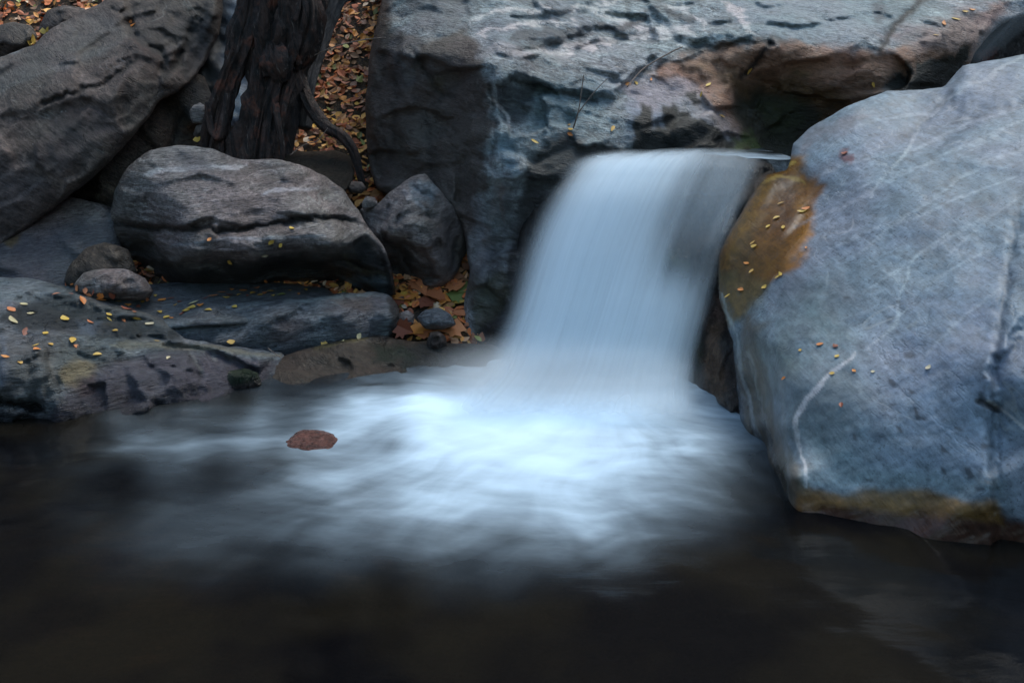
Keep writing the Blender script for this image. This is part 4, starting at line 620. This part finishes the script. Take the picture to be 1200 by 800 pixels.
# ------------------------------------------------------------------ reddish rock in the foam
M_red = rock_mat('wet reddish stone', (.045, .017, .013), (.10, .037, .028), (.15, .065, .05), (0, 0, 0), (1, 1, 2), 6, .4, .15, 0, .3, .5)
bm = bmesh.new(); bmesh.ops.create_icosphere(bm, subdivisions=6, radius=1.0); Vd = np.array([v.co[:] for v in bm.verts]); Fd = [[v.index for v in f.verts] for f in bm.faces]; bm.free()
cd = world([(362, 521)], 3.70)[0]; Vd = Vd * (1 + .12 * fbm(Vd * 1.1, 3, 91) + .05 * facets(Vd * 2.2, 92))[:, None] * np.array((.135, .15, .05)); Vd[:, 2] -= Vd[:, 0] * .12
o = mesh_obj('rock', Vd + np.array((cd[0] + .03, cd[1] + .04, -.032)), Fd, M_red, base=(cd[0], cd[1], -.07), attrs={'paint': np.zeros((len(Vd), 4)), 'wet': np.full(len(Vd), .4)}); tag(o, 'low wet reddish brown rock just breaking the surface amid the pool foam', 'rock')

# ------------------------------------------------------------------ tree
t = NT('dark furrowed bark'); pos = t.n('NewGeometry').outputs['Position']; q = t.mapping(pos, (0, R(8), 0), (1, 1, .16))
nb = t.noise(q, 28, 6, .65, .6); nb2 = t.noise(pos, 9, 5, .6); c = t.mix(t.rng(nb, .38, .62), (.008, .005, .004), (.048, .024, .017)); c = t.mix(t.rng(nb2, .55, .7), c, (.13, .042, .022)); c = t.mix(t.rng(t.noise(q, 60, 4, .6), .6, .72), c, (.13, .10, .085))
b = t.n('BsdfPrincipled'); t.l(c, b.inputs[0]); b.inputs['Roughness'].default_value = .8; t.l(t.bump(t.math('ADD', nb, nb2), .9, .04), b.inputs['Normal']); t.l(b.outputs[0], t.out.inputs[0]); M_bark = t.m
t = NT('grey worn bark'); pos = t.n('NewGeometry').outputs['Position']; q = t.mapping(pos, (0, R(-20), 0), (1, 1, .2)); nb = t.noise(q, 24, 6, .6, .4)
c = t.mix(t.rng(nb, .36, .64), (.02, .018, .018), (.06, .053, .052)); b = t.n('BsdfPrincipled'); t.l(c, b.inputs[0]); b.inputs['Roughness'].default_value = .8; t.l(t.bump(nb, .7, .03), b.inputs['Normal']); t.l(b.outputs[0], t.out.inputs[0]); M_bark2 = t.m
def limb(name, pts, mat, parent=None, na=28, lump=.18, seed=0, sub=14, base=None):
    """tapering limb along (px, py, Y, radius px) joints"""
    P3 = world([p[:2] for p in pts], [p[2] for p in pts]); rad = np.array([p[3] for p in pts]) / F * np.array([p[2] for p in pts])
    C = smooth_poly(np.c_[P3, rad], sub, False); n = len(C); T = np.gradient(C[:, :3], axis=0); T /= np.linalg.norm(T, axis=1)[:, None]
    A = np.cross(T, (0, 1, .01)); A /= np.linalg.norm(A, axis=1)[:, None]; B = np.cross(T, A); V = []
    an = np.linspace(0, 2 * np.pi, na, endpoint=False); ln = np.cumsum(np.r_[0, np.linalg.norm(np.diff(C[:, :3], axis=0), axis=1)])
    AA, NN = np.meshgrid(an, np.arange(n)); AA = AA.ravel(); NN = NN.ravel()
    k = .8 + lump * 1.6 * fbm(np.c_[np.cos(AA) * 2.2, np.sin(AA) * 2.2, ln[NN] * 1.2], 3, seed) + lump * fbm(np.c_[np.cos(AA) * 6, np.sin(AA) * 6, ln[NN] * 2.2], 3, seed + 5, True)
    V = C[NN, :3] + (A[NN] * np.cos(AA)[:, None] + B[NN] * np.sin(AA)[:, None]) * (C[NN, 3] * k)[:, None]
    i = np.arange(n * na).reshape(n, na); j = np.roll(i, -1, 1)
    Fq = list(np.stack([i[:-1].ravel(), j[:-1].ravel(), j[1:].ravel(), i[1:].ravel()], 1)) + [list(i[0][::-1]), list(i[-1])]
    return mesh_obj(name, V, Fq, mat, base=base, parent=parent)
tree = bpy.data.objects.new('tree', None); COL.objects.link(tree); tree.location = world([(300, 180)], 6.05)[0]
tag(tree, 'old dark tree stem with gnarled roots behind the two tier boulder', 'tree')
tb = tuple(tree.location)
limb('trunk', [(372, -420, 6.9, 30), (358, -160, 6.35, 36), (344, -40, 6.2, 35), (338, 10, 6.15, 34), (330, 50, 6.12, 34), (318, 90, 6.08, 25), (307, 140, 6.0, 24), (296, 215, 5.95, 34)], M_bark, tree, 64, .42, 3, 22, base=tb)
limb('trunk', [(318, -420, 6.9, 16), (302, -80, 6.2, 14), (294, 0, 6.15, 13), (284, 45, 6.1, 15), (270, 90, 6.05, 13), (258, 130, 6.0, 14), (246, 200, 5.95, 22)], M_bark, tree, 48, .42, 13, 20, base=tb)
limb('trunk', [(440, -300, 7.4, 24), (410, -60, 6.75, 20), (388, 0, 6.6, 15), (374, 50, 6.45, 12), (362, 100, 6.3, 9), (356, 150, 6.2, 9)], M_bark2, tree, 40, .25, 23, 18, base=tb)
limb('burl', [(356, -30, 6.1, 10), (364, 10, 6.02, 13), (358, 42, 6.04, 15), (346, 78, 6.06, 7)], M_bark, tree, 36, .5, 29, base=tb)
limb('burl', [(320, 50, 6.0, 8), (324, 74, 5.96, 14), (330, 96, 5.98, 6)], M_bark, tree, 30, .5, 33, base=tb)
for pts in [[(352, 90, 6.2, 5), (362, 120, 6.08, 7), (380, 146, 6.0, 7), (402, 160, 5.96, 7), (416, 180, 5.95, 6), (424, 215, 5.95, 4)], [(322, 122, 5.93, 5), (327, 148, 5.88, 4), (331, 172, 5.86, 3.5), (330, 200, 5.86, 3)],
            [(346, 84, 6.1, 6), (336, 110, 6.0, 6), (330, 140, 5.95, 5), (322, 200, 5.95, 7)],
            [(243, 120, 5.93, 4), (246, 150, 5.9, 4.5), (256, 162, 5.88, 5), (262, 146, 5.9, 5), (268, 110, 5.93, 4)],
            [(274, 60, 6.0, 5), (258, 100, 5.97, 6), (244, 140, 5.94, 6), (236, 200, 5.93, 8)],
            [(338, -60, 6.05, 8), (332, 0, 5.98, 7), (340, 40, 5.98, 6), (350, 76, 6.0, 5)],
            [(312, -60, 6.05, 8), (312, 0, 6.0, 7), (304, 50, 5.98, 6), (312, 90, 5.98, 6)]]:
    limb('root', pts, M_bark, tree, 18, .35, len(pts) * 3, 12, base=tb)
# boulders and mossy bank behind and under the tree
rock('rock', [(225, -90), (330, -90), (330, 110), (290, 150), (250, 150), (225, 100)], [(240, 0, 6.9), (300, 0, 6.9), (250, 80, 6.7), (300, 80, 6.8), (270, 140, 6.5), (270, -80, 7.2)],
     M_blue, 'grey stone face glimpsed between the two stems of the old tree', 'rock', s=3, w=18, Rr=.12, back=.6, lumps=[(.07, 3), (.02, 9)], paint=[('poly', [(225, -90), (262, -90), (262, 130), (225, 130)], (.05, .05, .055), 14, .9), ('poly', [(290, 60), (330, 60), (330, 120), (290, 120)], (.12, .13, .14), 8, .5), ('line', [(232, 60), (245, 100), (258, 140)], (.02, .02, .02), 8, .8)])
rock('rock', [(318, 190), (330, 175), (356, 178), (390, 176), (410, 182), (416, 205), (405, 225), (380, 215), (330, 205)], [(330, 190, 5.9), (380, 185, 5.95), (410, 200, 5.85), (370, 205, 5.75)],
     M_dark, 'dark mossy bank under the arching root behind the two tier boulder', 'rock', s=2, w=8, Rr=.1, back=.3, lumps=[(.03, 6)], paint=[('poly', [(300, 150), (430, 150), (430, 230), (300, 230)], (.008, .006, .003), 10, .95)])  # near-black paint puts the hollow's shade into the moss colour

# ------------------------------------------------------------------ leaves
def leaf_shape(kind, L):
    if kind == 'narrow': pr = [(0, 0), (.16, .10), (.4, .19), (.65, .17), (.86, .08), (1, 0)]
    elif kind == 'broad': pr = [(0, 0), (.12, .17), (.35, .33), (.6, .32), (.85, .15), (1, 0)]
    if kind == 'maple':
        rim = [(0, 0), (.08, .16), (.0, .34), (.22, .30), (.26, .52), (.42, .34), (.62, .40), (.62, .22), (1, 0)]
    else: rim = pr
    n = len(rim); V = [(x, 0, 0) for x, _ in rim] + [(x, y, 0) for x, y in rim] + [(x, -y, 0) for x, y in rim]
    Fc = []
    for i in range(n - 1): Fc += [(i, i + 1, n + i + 1, n + i), (i + 1, i, 2 * n + i, 2 * n + i + 1)]
    V = np.array(V, float) * L; V[:, 0] -= L / 2
    if kind == 'maple': V[:, 1] *= 1.15
    return V, Fc
def curl(V, L, a, b_):
    V = V.copy(); V[:, 2] = np.abs(V[:, 1]) * a + (V[:, 0] / L) ** 2 * L * b_ + .004; return V
def leaf_mat(name, ca, cb):
    t = NT(name); at = t.n('TexCoord').outputs['Object']; oi = t.n('ObjectInfo').outputs['Random']
    cx = t.mix(oi, ca, cb); cx = t.mix(t.rng(t.noise(at, 120, 3, .6), .5, .7), cx, tuple(x * .55 for x in ca))
    b = t.n('BsdfPrincipled'); t.l(cx, b.inputs[0]); b.inputs['Roughness'].default_value = .55; t.l(b.outputs[0], t.out.inputs[0]); return t.m
ML = {'y': leaf_mat('yellow leaf', (.62, .40, .07), (.50, .27, .05)), 'p': leaf_mat('pale leaf', (.55, .46, .30), (.50, .42, .2)), 'o': leaf_mat('orange leaf', (.70, .26, .05), (.55, .16, .04)),
      'r': leaf_mat('red brown leaf', (.28, .07, .035), (.20, .06, .03)), 'b': leaf_mat('tan dry leaf', (.66, .24, .09), (.5, .15, .06)), 'g': leaf_mat('green leaf', (.16, .2, .05), (.2, .2, .06))}
bpy.context.view_layer.update(); DG = bpy.context.evaluated_depsgraph_get()
def hit(x, y):
    d = world([(x, y)], 5)[0] - CAM; ok, loc, nor, _, ob, _ = SC.ray_cast(DG, Vector(CAM), Vector(d).normalized())
    if not ok: return None
    if nor.dot(Vector(d)) > 0: nor = -nor
    return loc, nor, ob
SP = {}
WL = []   # leaves wait until every surface has been sampled, so none lands on another leaf
def leaf(x, y, kind, colr, Lpx, label, group, ang=None, flat=1.0):
    h = hit(x, y)
    if h is None or h[2].name.startswith(('water', 'falling')): return
    WL.append((h, kind, colr, Lpx, label, group, random.uniform(0, 2 * math.pi) if ang is None else ang))
def put_leaf(h, kind, colr, Lpx, label, group, ang):
    loc, nor, ob = h; L = (1.05 if Lpx > 15 else random.uniform(.7, 1.3)) * Lpx / F * (loc - Vector(CAM)).length
    key = (kind, colr, random.randrange(3))
    if key not in SP:
        V, Fc = leaf_shape(kind, 1.0); V = curl(V, 1.0, [.12, .3, -.1][key[2]], [.15, -.1, .3][key[2]]); V[:, 2] -= V[:, 2].min()
        me = bpy.data.meshes.new('leaf'); me.from_pydata(V.tolist(), [], Fc); me.materials.append(ML[colr]); SP[key] = me
    o = bpy.data.objects.new('leaf', SP[key]); COL.objects.link(o)
    nn = (nor + Vector((0, 0, .5))).normalized(); qd = nn.to_track_quat('Z', 'Y'); 
    from mathutils import Quaternion
    o.rotation_mode = 'QUATERNION'; o.rotation_quaternion = qd @ Quaternion((0, 0, 1), ang); o.scale = (L, L * random.uniform(.8, 1.25), L); o.location = loc + nn * (.035 if kind == 'maple' or 'gully' in label else .004)
    tag(o, label, 'leaf', group)
lab_ledge = 'small fallen leaf among those scattered on the left waterside ledges'
for s_ in ['78,334,b', '85,333,o', '91,338,b', '125,352,y', '138,352,y', '167,354,y', '182,347,y', '128,369,y', '128,374,y', '135,388,y', '76,374,y', '106,378,b', '195,372,y', '201,373,o', '175,380,p', '187,366,y', '227,355,p', '224,361,y', '275,360,y', '184,400,y', '270,401,y',
          '85,399,y', '89,406,o', '59,404,y', '53,391,y', '42,405,y', '43,410,o', '114,416,y', '197,420,p', '29,389,r', '6,418,o', '23,425,y', '28,357,p', '13,363,b', '148,362,r', '155,364,r', '162,360,r', '158,366,b', '265,349,y', '280,346,y', '311,329,o', '325,330,o', '297,344,y', '317,342,y', '339,341,y',
          '358,340,y', '305,346,y', '290,347,r', '330,346,g', '320,347,y', '100,340,b', '110,343,r', '118,346,o', '104,345,b', '210,354,r', '240,350,r', '250,347,b', '218,364,y', '145,376,b', '150,358,o', '172,350,b', '200,350,r', '260,343,b', '272,340,o', '285,341,o', '380,403,y', '402,400,p', '420,394,p', '345,333,o', '66,345,b', '132,345,r', '235,358,o',
          '300,338,b', '310,344,o', '268,346,r', '350,345,o', '190,352,o', '118,352,o', '205,358,y', '160,372,y', '96,352,o', '83,345,r', '213,368,r', '244,364,y', '15,376,p', '36,368,p']:
    x, y, k = s_.split(','); leaf(float(x), float(y), random.choice(['narrow', 'broad']), k, random.uniform(7.5, 12), lab_ledge, 'small leaves on the left ledges')
for x, y, k in [(318, 283, 'y'), (328, 287, 'y'), (310, 299, 'p'), (270, 306, 'y'), (342, 268, 'y'), (245, 281, 'o')]:
    leaf(x, y, 'broad', k, 8, 'small fallen leaf on the lower tier of the two tier boulder', 'leaves on the two tier boulder')
for x, y, k in [(915, 239, 'y'), (944, 245, 'o'), (940, 248, 'y'), (910, 256, 'y'), (900, 266, 'y'), (918, 267, 'y'), (882, 285, 'y'), (884, 289, 'y'), (875, 309, 'o'), (881, 318, 'y'), (915, 322, 'y'), (912, 325, 'y'), (868, 340, 'o'), (896, 337, 'y'), (853, 347, 'y')]:
    leaf(x, y, random.choice(['narrow', 'broad']), k, 9.5, 'small yellow leaf stuck in the golden algae beside the waterfall', 'leaves in the golden algae', flat=1)
for x, y, k in [(945, 291, 'o'), (938, 411, 'y'), (981, 418, 'y'), (975, 438, 'y'), (1001, 435, 'o'), (986, 475, 'r'), (919, 444, 'o'), (961, 404, 'o'), (979, 406, 'r'), (1023, 436, 'p'), (1088, 431, 'p'), (990, 180, 'r')]:
    leaf(x, y, 'broad', k, 7, 'small fallen leaf on the bare face of the big right boulder', 'leaves on the right boulder')
for x, y, k in [(878, 83, 'y'), (822, 112, 'y'), (846, 137, 'y'), (868, 176, 'y'), (718, 151, 'y'), (763, 94, 'o'), (745, 98, 'y'), (830, 100, 'y'), (626, 166, 'y'), (669, 152, 'y'), (667, 147, 'y'), (1120, 23, 'y'), (1097, 42, 'y'), (1131, 14, 'y'), (1139, 12, 'o'), (1023, 99, 'y'), (1106, 28, 'o'), (668, 157, 'o'), (735, 99, 'o')]:
    leaf(x, y, 'narrow', k, 10, 'small yellow leaf lying on the veined bedrock above the waterfall', 'leaves on the bedrock')
for x, y in [(33, 50), (38, 46), (44, 41), (52, 36), (57, 36), (40, 52), (100, 2), (108, 0), (152, 26), (156, 30), (232, 163)]:
    leaf(x, y, 'broad', random.choice('oyb'), 9, 'small orange leaf lodged in a crevice of the dark upper left rocks', 'leaves in the upper left crevices')
for x, y, L, k in [(492, 344, 30, 'b'), (478, 352, 26, 'o'), (510, 350, 26, 'b'), (530, 340, 26, 'b'), (520, 356, 24, 'o'), (500, 362, 22, 'r'), (482, 388, 32, 'o'), (498, 394, 28, 'b'), (474, 382, 22, 'r'), (526, 392, 32, 'b'), (512, 386, 24, 'o'), (536, 352, 20, 'g'), (540, 360, 16, 'y'), (528, 364, 14, 'y'), (538, 374, 18, 'b'), (470, 358, 20, 'r'), (490, 332, 18, 'b'), (545, 345, 20, 'g')]:
    leaf(x, y, 'maple' if L > 19 else 'broad', k, L, 'large dry leaf in the gully between the long blue slab and the bedrock', 'large dry leaves in the gully')

# leaf litter nobody could count
t = NT('mixed autumn leaves'); ca_ = t.n('Attribute', attribute_name='paint').outputs['Color']; b = t.n('BsdfPrincipled'); t.l(ca_, b.inputs[0]); b.inputs['Roughness'].default_value = .6; t.l(b.outputs[0], t.out.inputs[0]); M_lit = t.m
PAL = np.array([(.42, .17, .04), (.36, .10, .03), (.26, .07, .025), (.45, .22, .05), (.15, .06, .03), (.33, .17, .09), (.28, .13, .05), (.42, .30, .2), (.19, .18, .05), (.50, .26, .04)])
PW = np.array([.17, .2, .15, .12, .12, .1, .05, .03, .03, .03]); PW /= PW.sum()
LV, LF, LC = [], [], []; sv, sf = leaf_shape('broad', 1.0); sv2, sf2 = leaf_shape('narrow', 1.0)
def litter(p, nrm, L):
    V, Fc = (sv, sf) if random.random() < .75 else (sv2, sf2)
    V = curl(V, 1, random.uniform(-.5, .6), random.uniform(-.3, .5)) * L
    nn = (Vector(nrm) + Vector((random.gauss(0, .35), random.gauss(0, .35), random.gauss(0, .2)))).normalized()
    q = nn.to_track_quat('Z', 'Y').to_matrix(); a = random.uniform(0, 6.28); ca, sa = math.cos(a), math.sin(a); M = np.array(q) @ np.array([[ca, -sa, 0], [sa, ca, 0], [0, 0, 1]])
    k = sum(len(v) for v in LV); LV.append(V @ M.T + np.array(p) + np.array(nn) * random.uniform(.0, .03)); return Fc, len(V)
cnt = 0
def add_litter(p, nrm, L):
    global cnt
    Fc, n = litter2(p, nrm, L); LF.extend([[i + cnt for i in f] for f in Fc]); cc = PAL[rng.choice(len(PAL), p=PW)] * random.uniform(.8, 2.3); LC.append(np.tile(np.r_[cc, 1], (n, 1))); cnt += n
def litter2(p, nrm, L):
    V, Fc = (sv, sf) if random.random() < .75 else (sv2, sf2)
    V = curl(V, 1, random.uniform(-.5, .6), random.uniform(-.3, .5)) * L
    nn = (Vector(nrm) + Vector((random.gauss(0, .35), random.gauss(0, .35), random.gauss(0, .2)))).normalized()
    a = random.uniform(0, 6.28); ca, sa = math.cos(a), math.sin(a); M = np.array(nn.to_track_quat('Z', 'Y').to_matrix()) @ np.array([[ca, -sa, 0], [sa, ca, 0], [0, 0, 1]])
    LV.append(V @ M.T + np.array(p) + np.array(nn) * random.uniform(0, .03)); return Fc, len(V)
def gz(x, y): return float(terr(np.array([x]), np.array([y]))[0] + .05 * fbm(np.array([[x * 2, y * 2, 0.]]), 4, 5)[0])
xs_l = rng.uniform(-4.2, .1, 21000); ys_l = 5.0 + rng.random(21000) ** 1.1 * 4.6
zl = terr(xs_l, ys_l) + .05 * fbm(np.c_[xs_l * 2, ys_l * 2, xs_l * 0], 4, 5) + .012
for x, y, z in zip(xs_l, ys_l, zl):
    L = random.uniform(.035, .075) * (1.25 if random.random() < .15 else 1); add_litter((x, y, z), (0, -.55, .83), L)
o = mesh_obj('leaf_litter', np.concatenate(LV), LF, M_lit, base=(-1, 6, 0), smooth=False, attrs={'paint': np.concatenate(LC)})
tag(o, 'carpet of orange and brown fallen leaves filling the gully', 'leaf litter', kind='stuff')
for a in WL: put_leaf(*a)

# ------------------------------------------------------------------ twigs
t = NT('thin dead twig'); b = t.n('BsdfPrincipled'); pos = t.n('NewGeometry').outputs['Position']; t.l(t.mix(t.rng(t.noise(pos, 60, 3, .5), .4, .6), (.10, .07, .055), (.2, .15, .12)), b.inputs[0]); b.inputs['Roughness'].default_value = .8; t.l(b.outputs[0], t.out.inputs[0]); M_twig = t.m
for lab, pts in [('thin pale twig reaching across the leaf litter from the old tree', [(355, 72, 6.1, .9), (375, 62, 6.05, .8), (395, 54, 6.0, .8), (425, 47, 5.98, .7), (452, 44, 5.95, .6)]),
                 ('thin dark forked twig standing in front of the veined bedrock', [(672, 150, 5.35, 1.1), (678, 130, 5.3, 1.0), (681, 110, 5.3, .9), (684, 88, 5.3, .6)]),
                 ('bare twig leaning beside the dark forked twig', [(678, 132, 5.33, .9), (690, 116, 5.3, .7), (700, 104, 5.3, .6), (712, 92, 5.3, .5)]),
                 ('thin pale stem lying along the iron brown band of the bedrock', [(735, 102, 5.7, .9), (755, 80, 5.9, 1.0), (785, 62, 6.0, 1.0), (800, 55, 6.05, .8)]),
                 ('fine pale twig in the dark hollow under the arching root', [(340, 182, 5.72, .8), (356, 170, 5.72, .7), (372, 165, 5.7, .6), (384, 150, 5.7, .5)]),
                 ('slender grass stalk lying on the ledge below the long blue slab', [(314, 408, 4.62, .6), (322, 414, 4.6, .6), (330, 420, 4.58, .4)])]:
    o = limb('twig', pts, M_twig, None, 8, .1, 5, 8); tag(o, lab, 'twig')
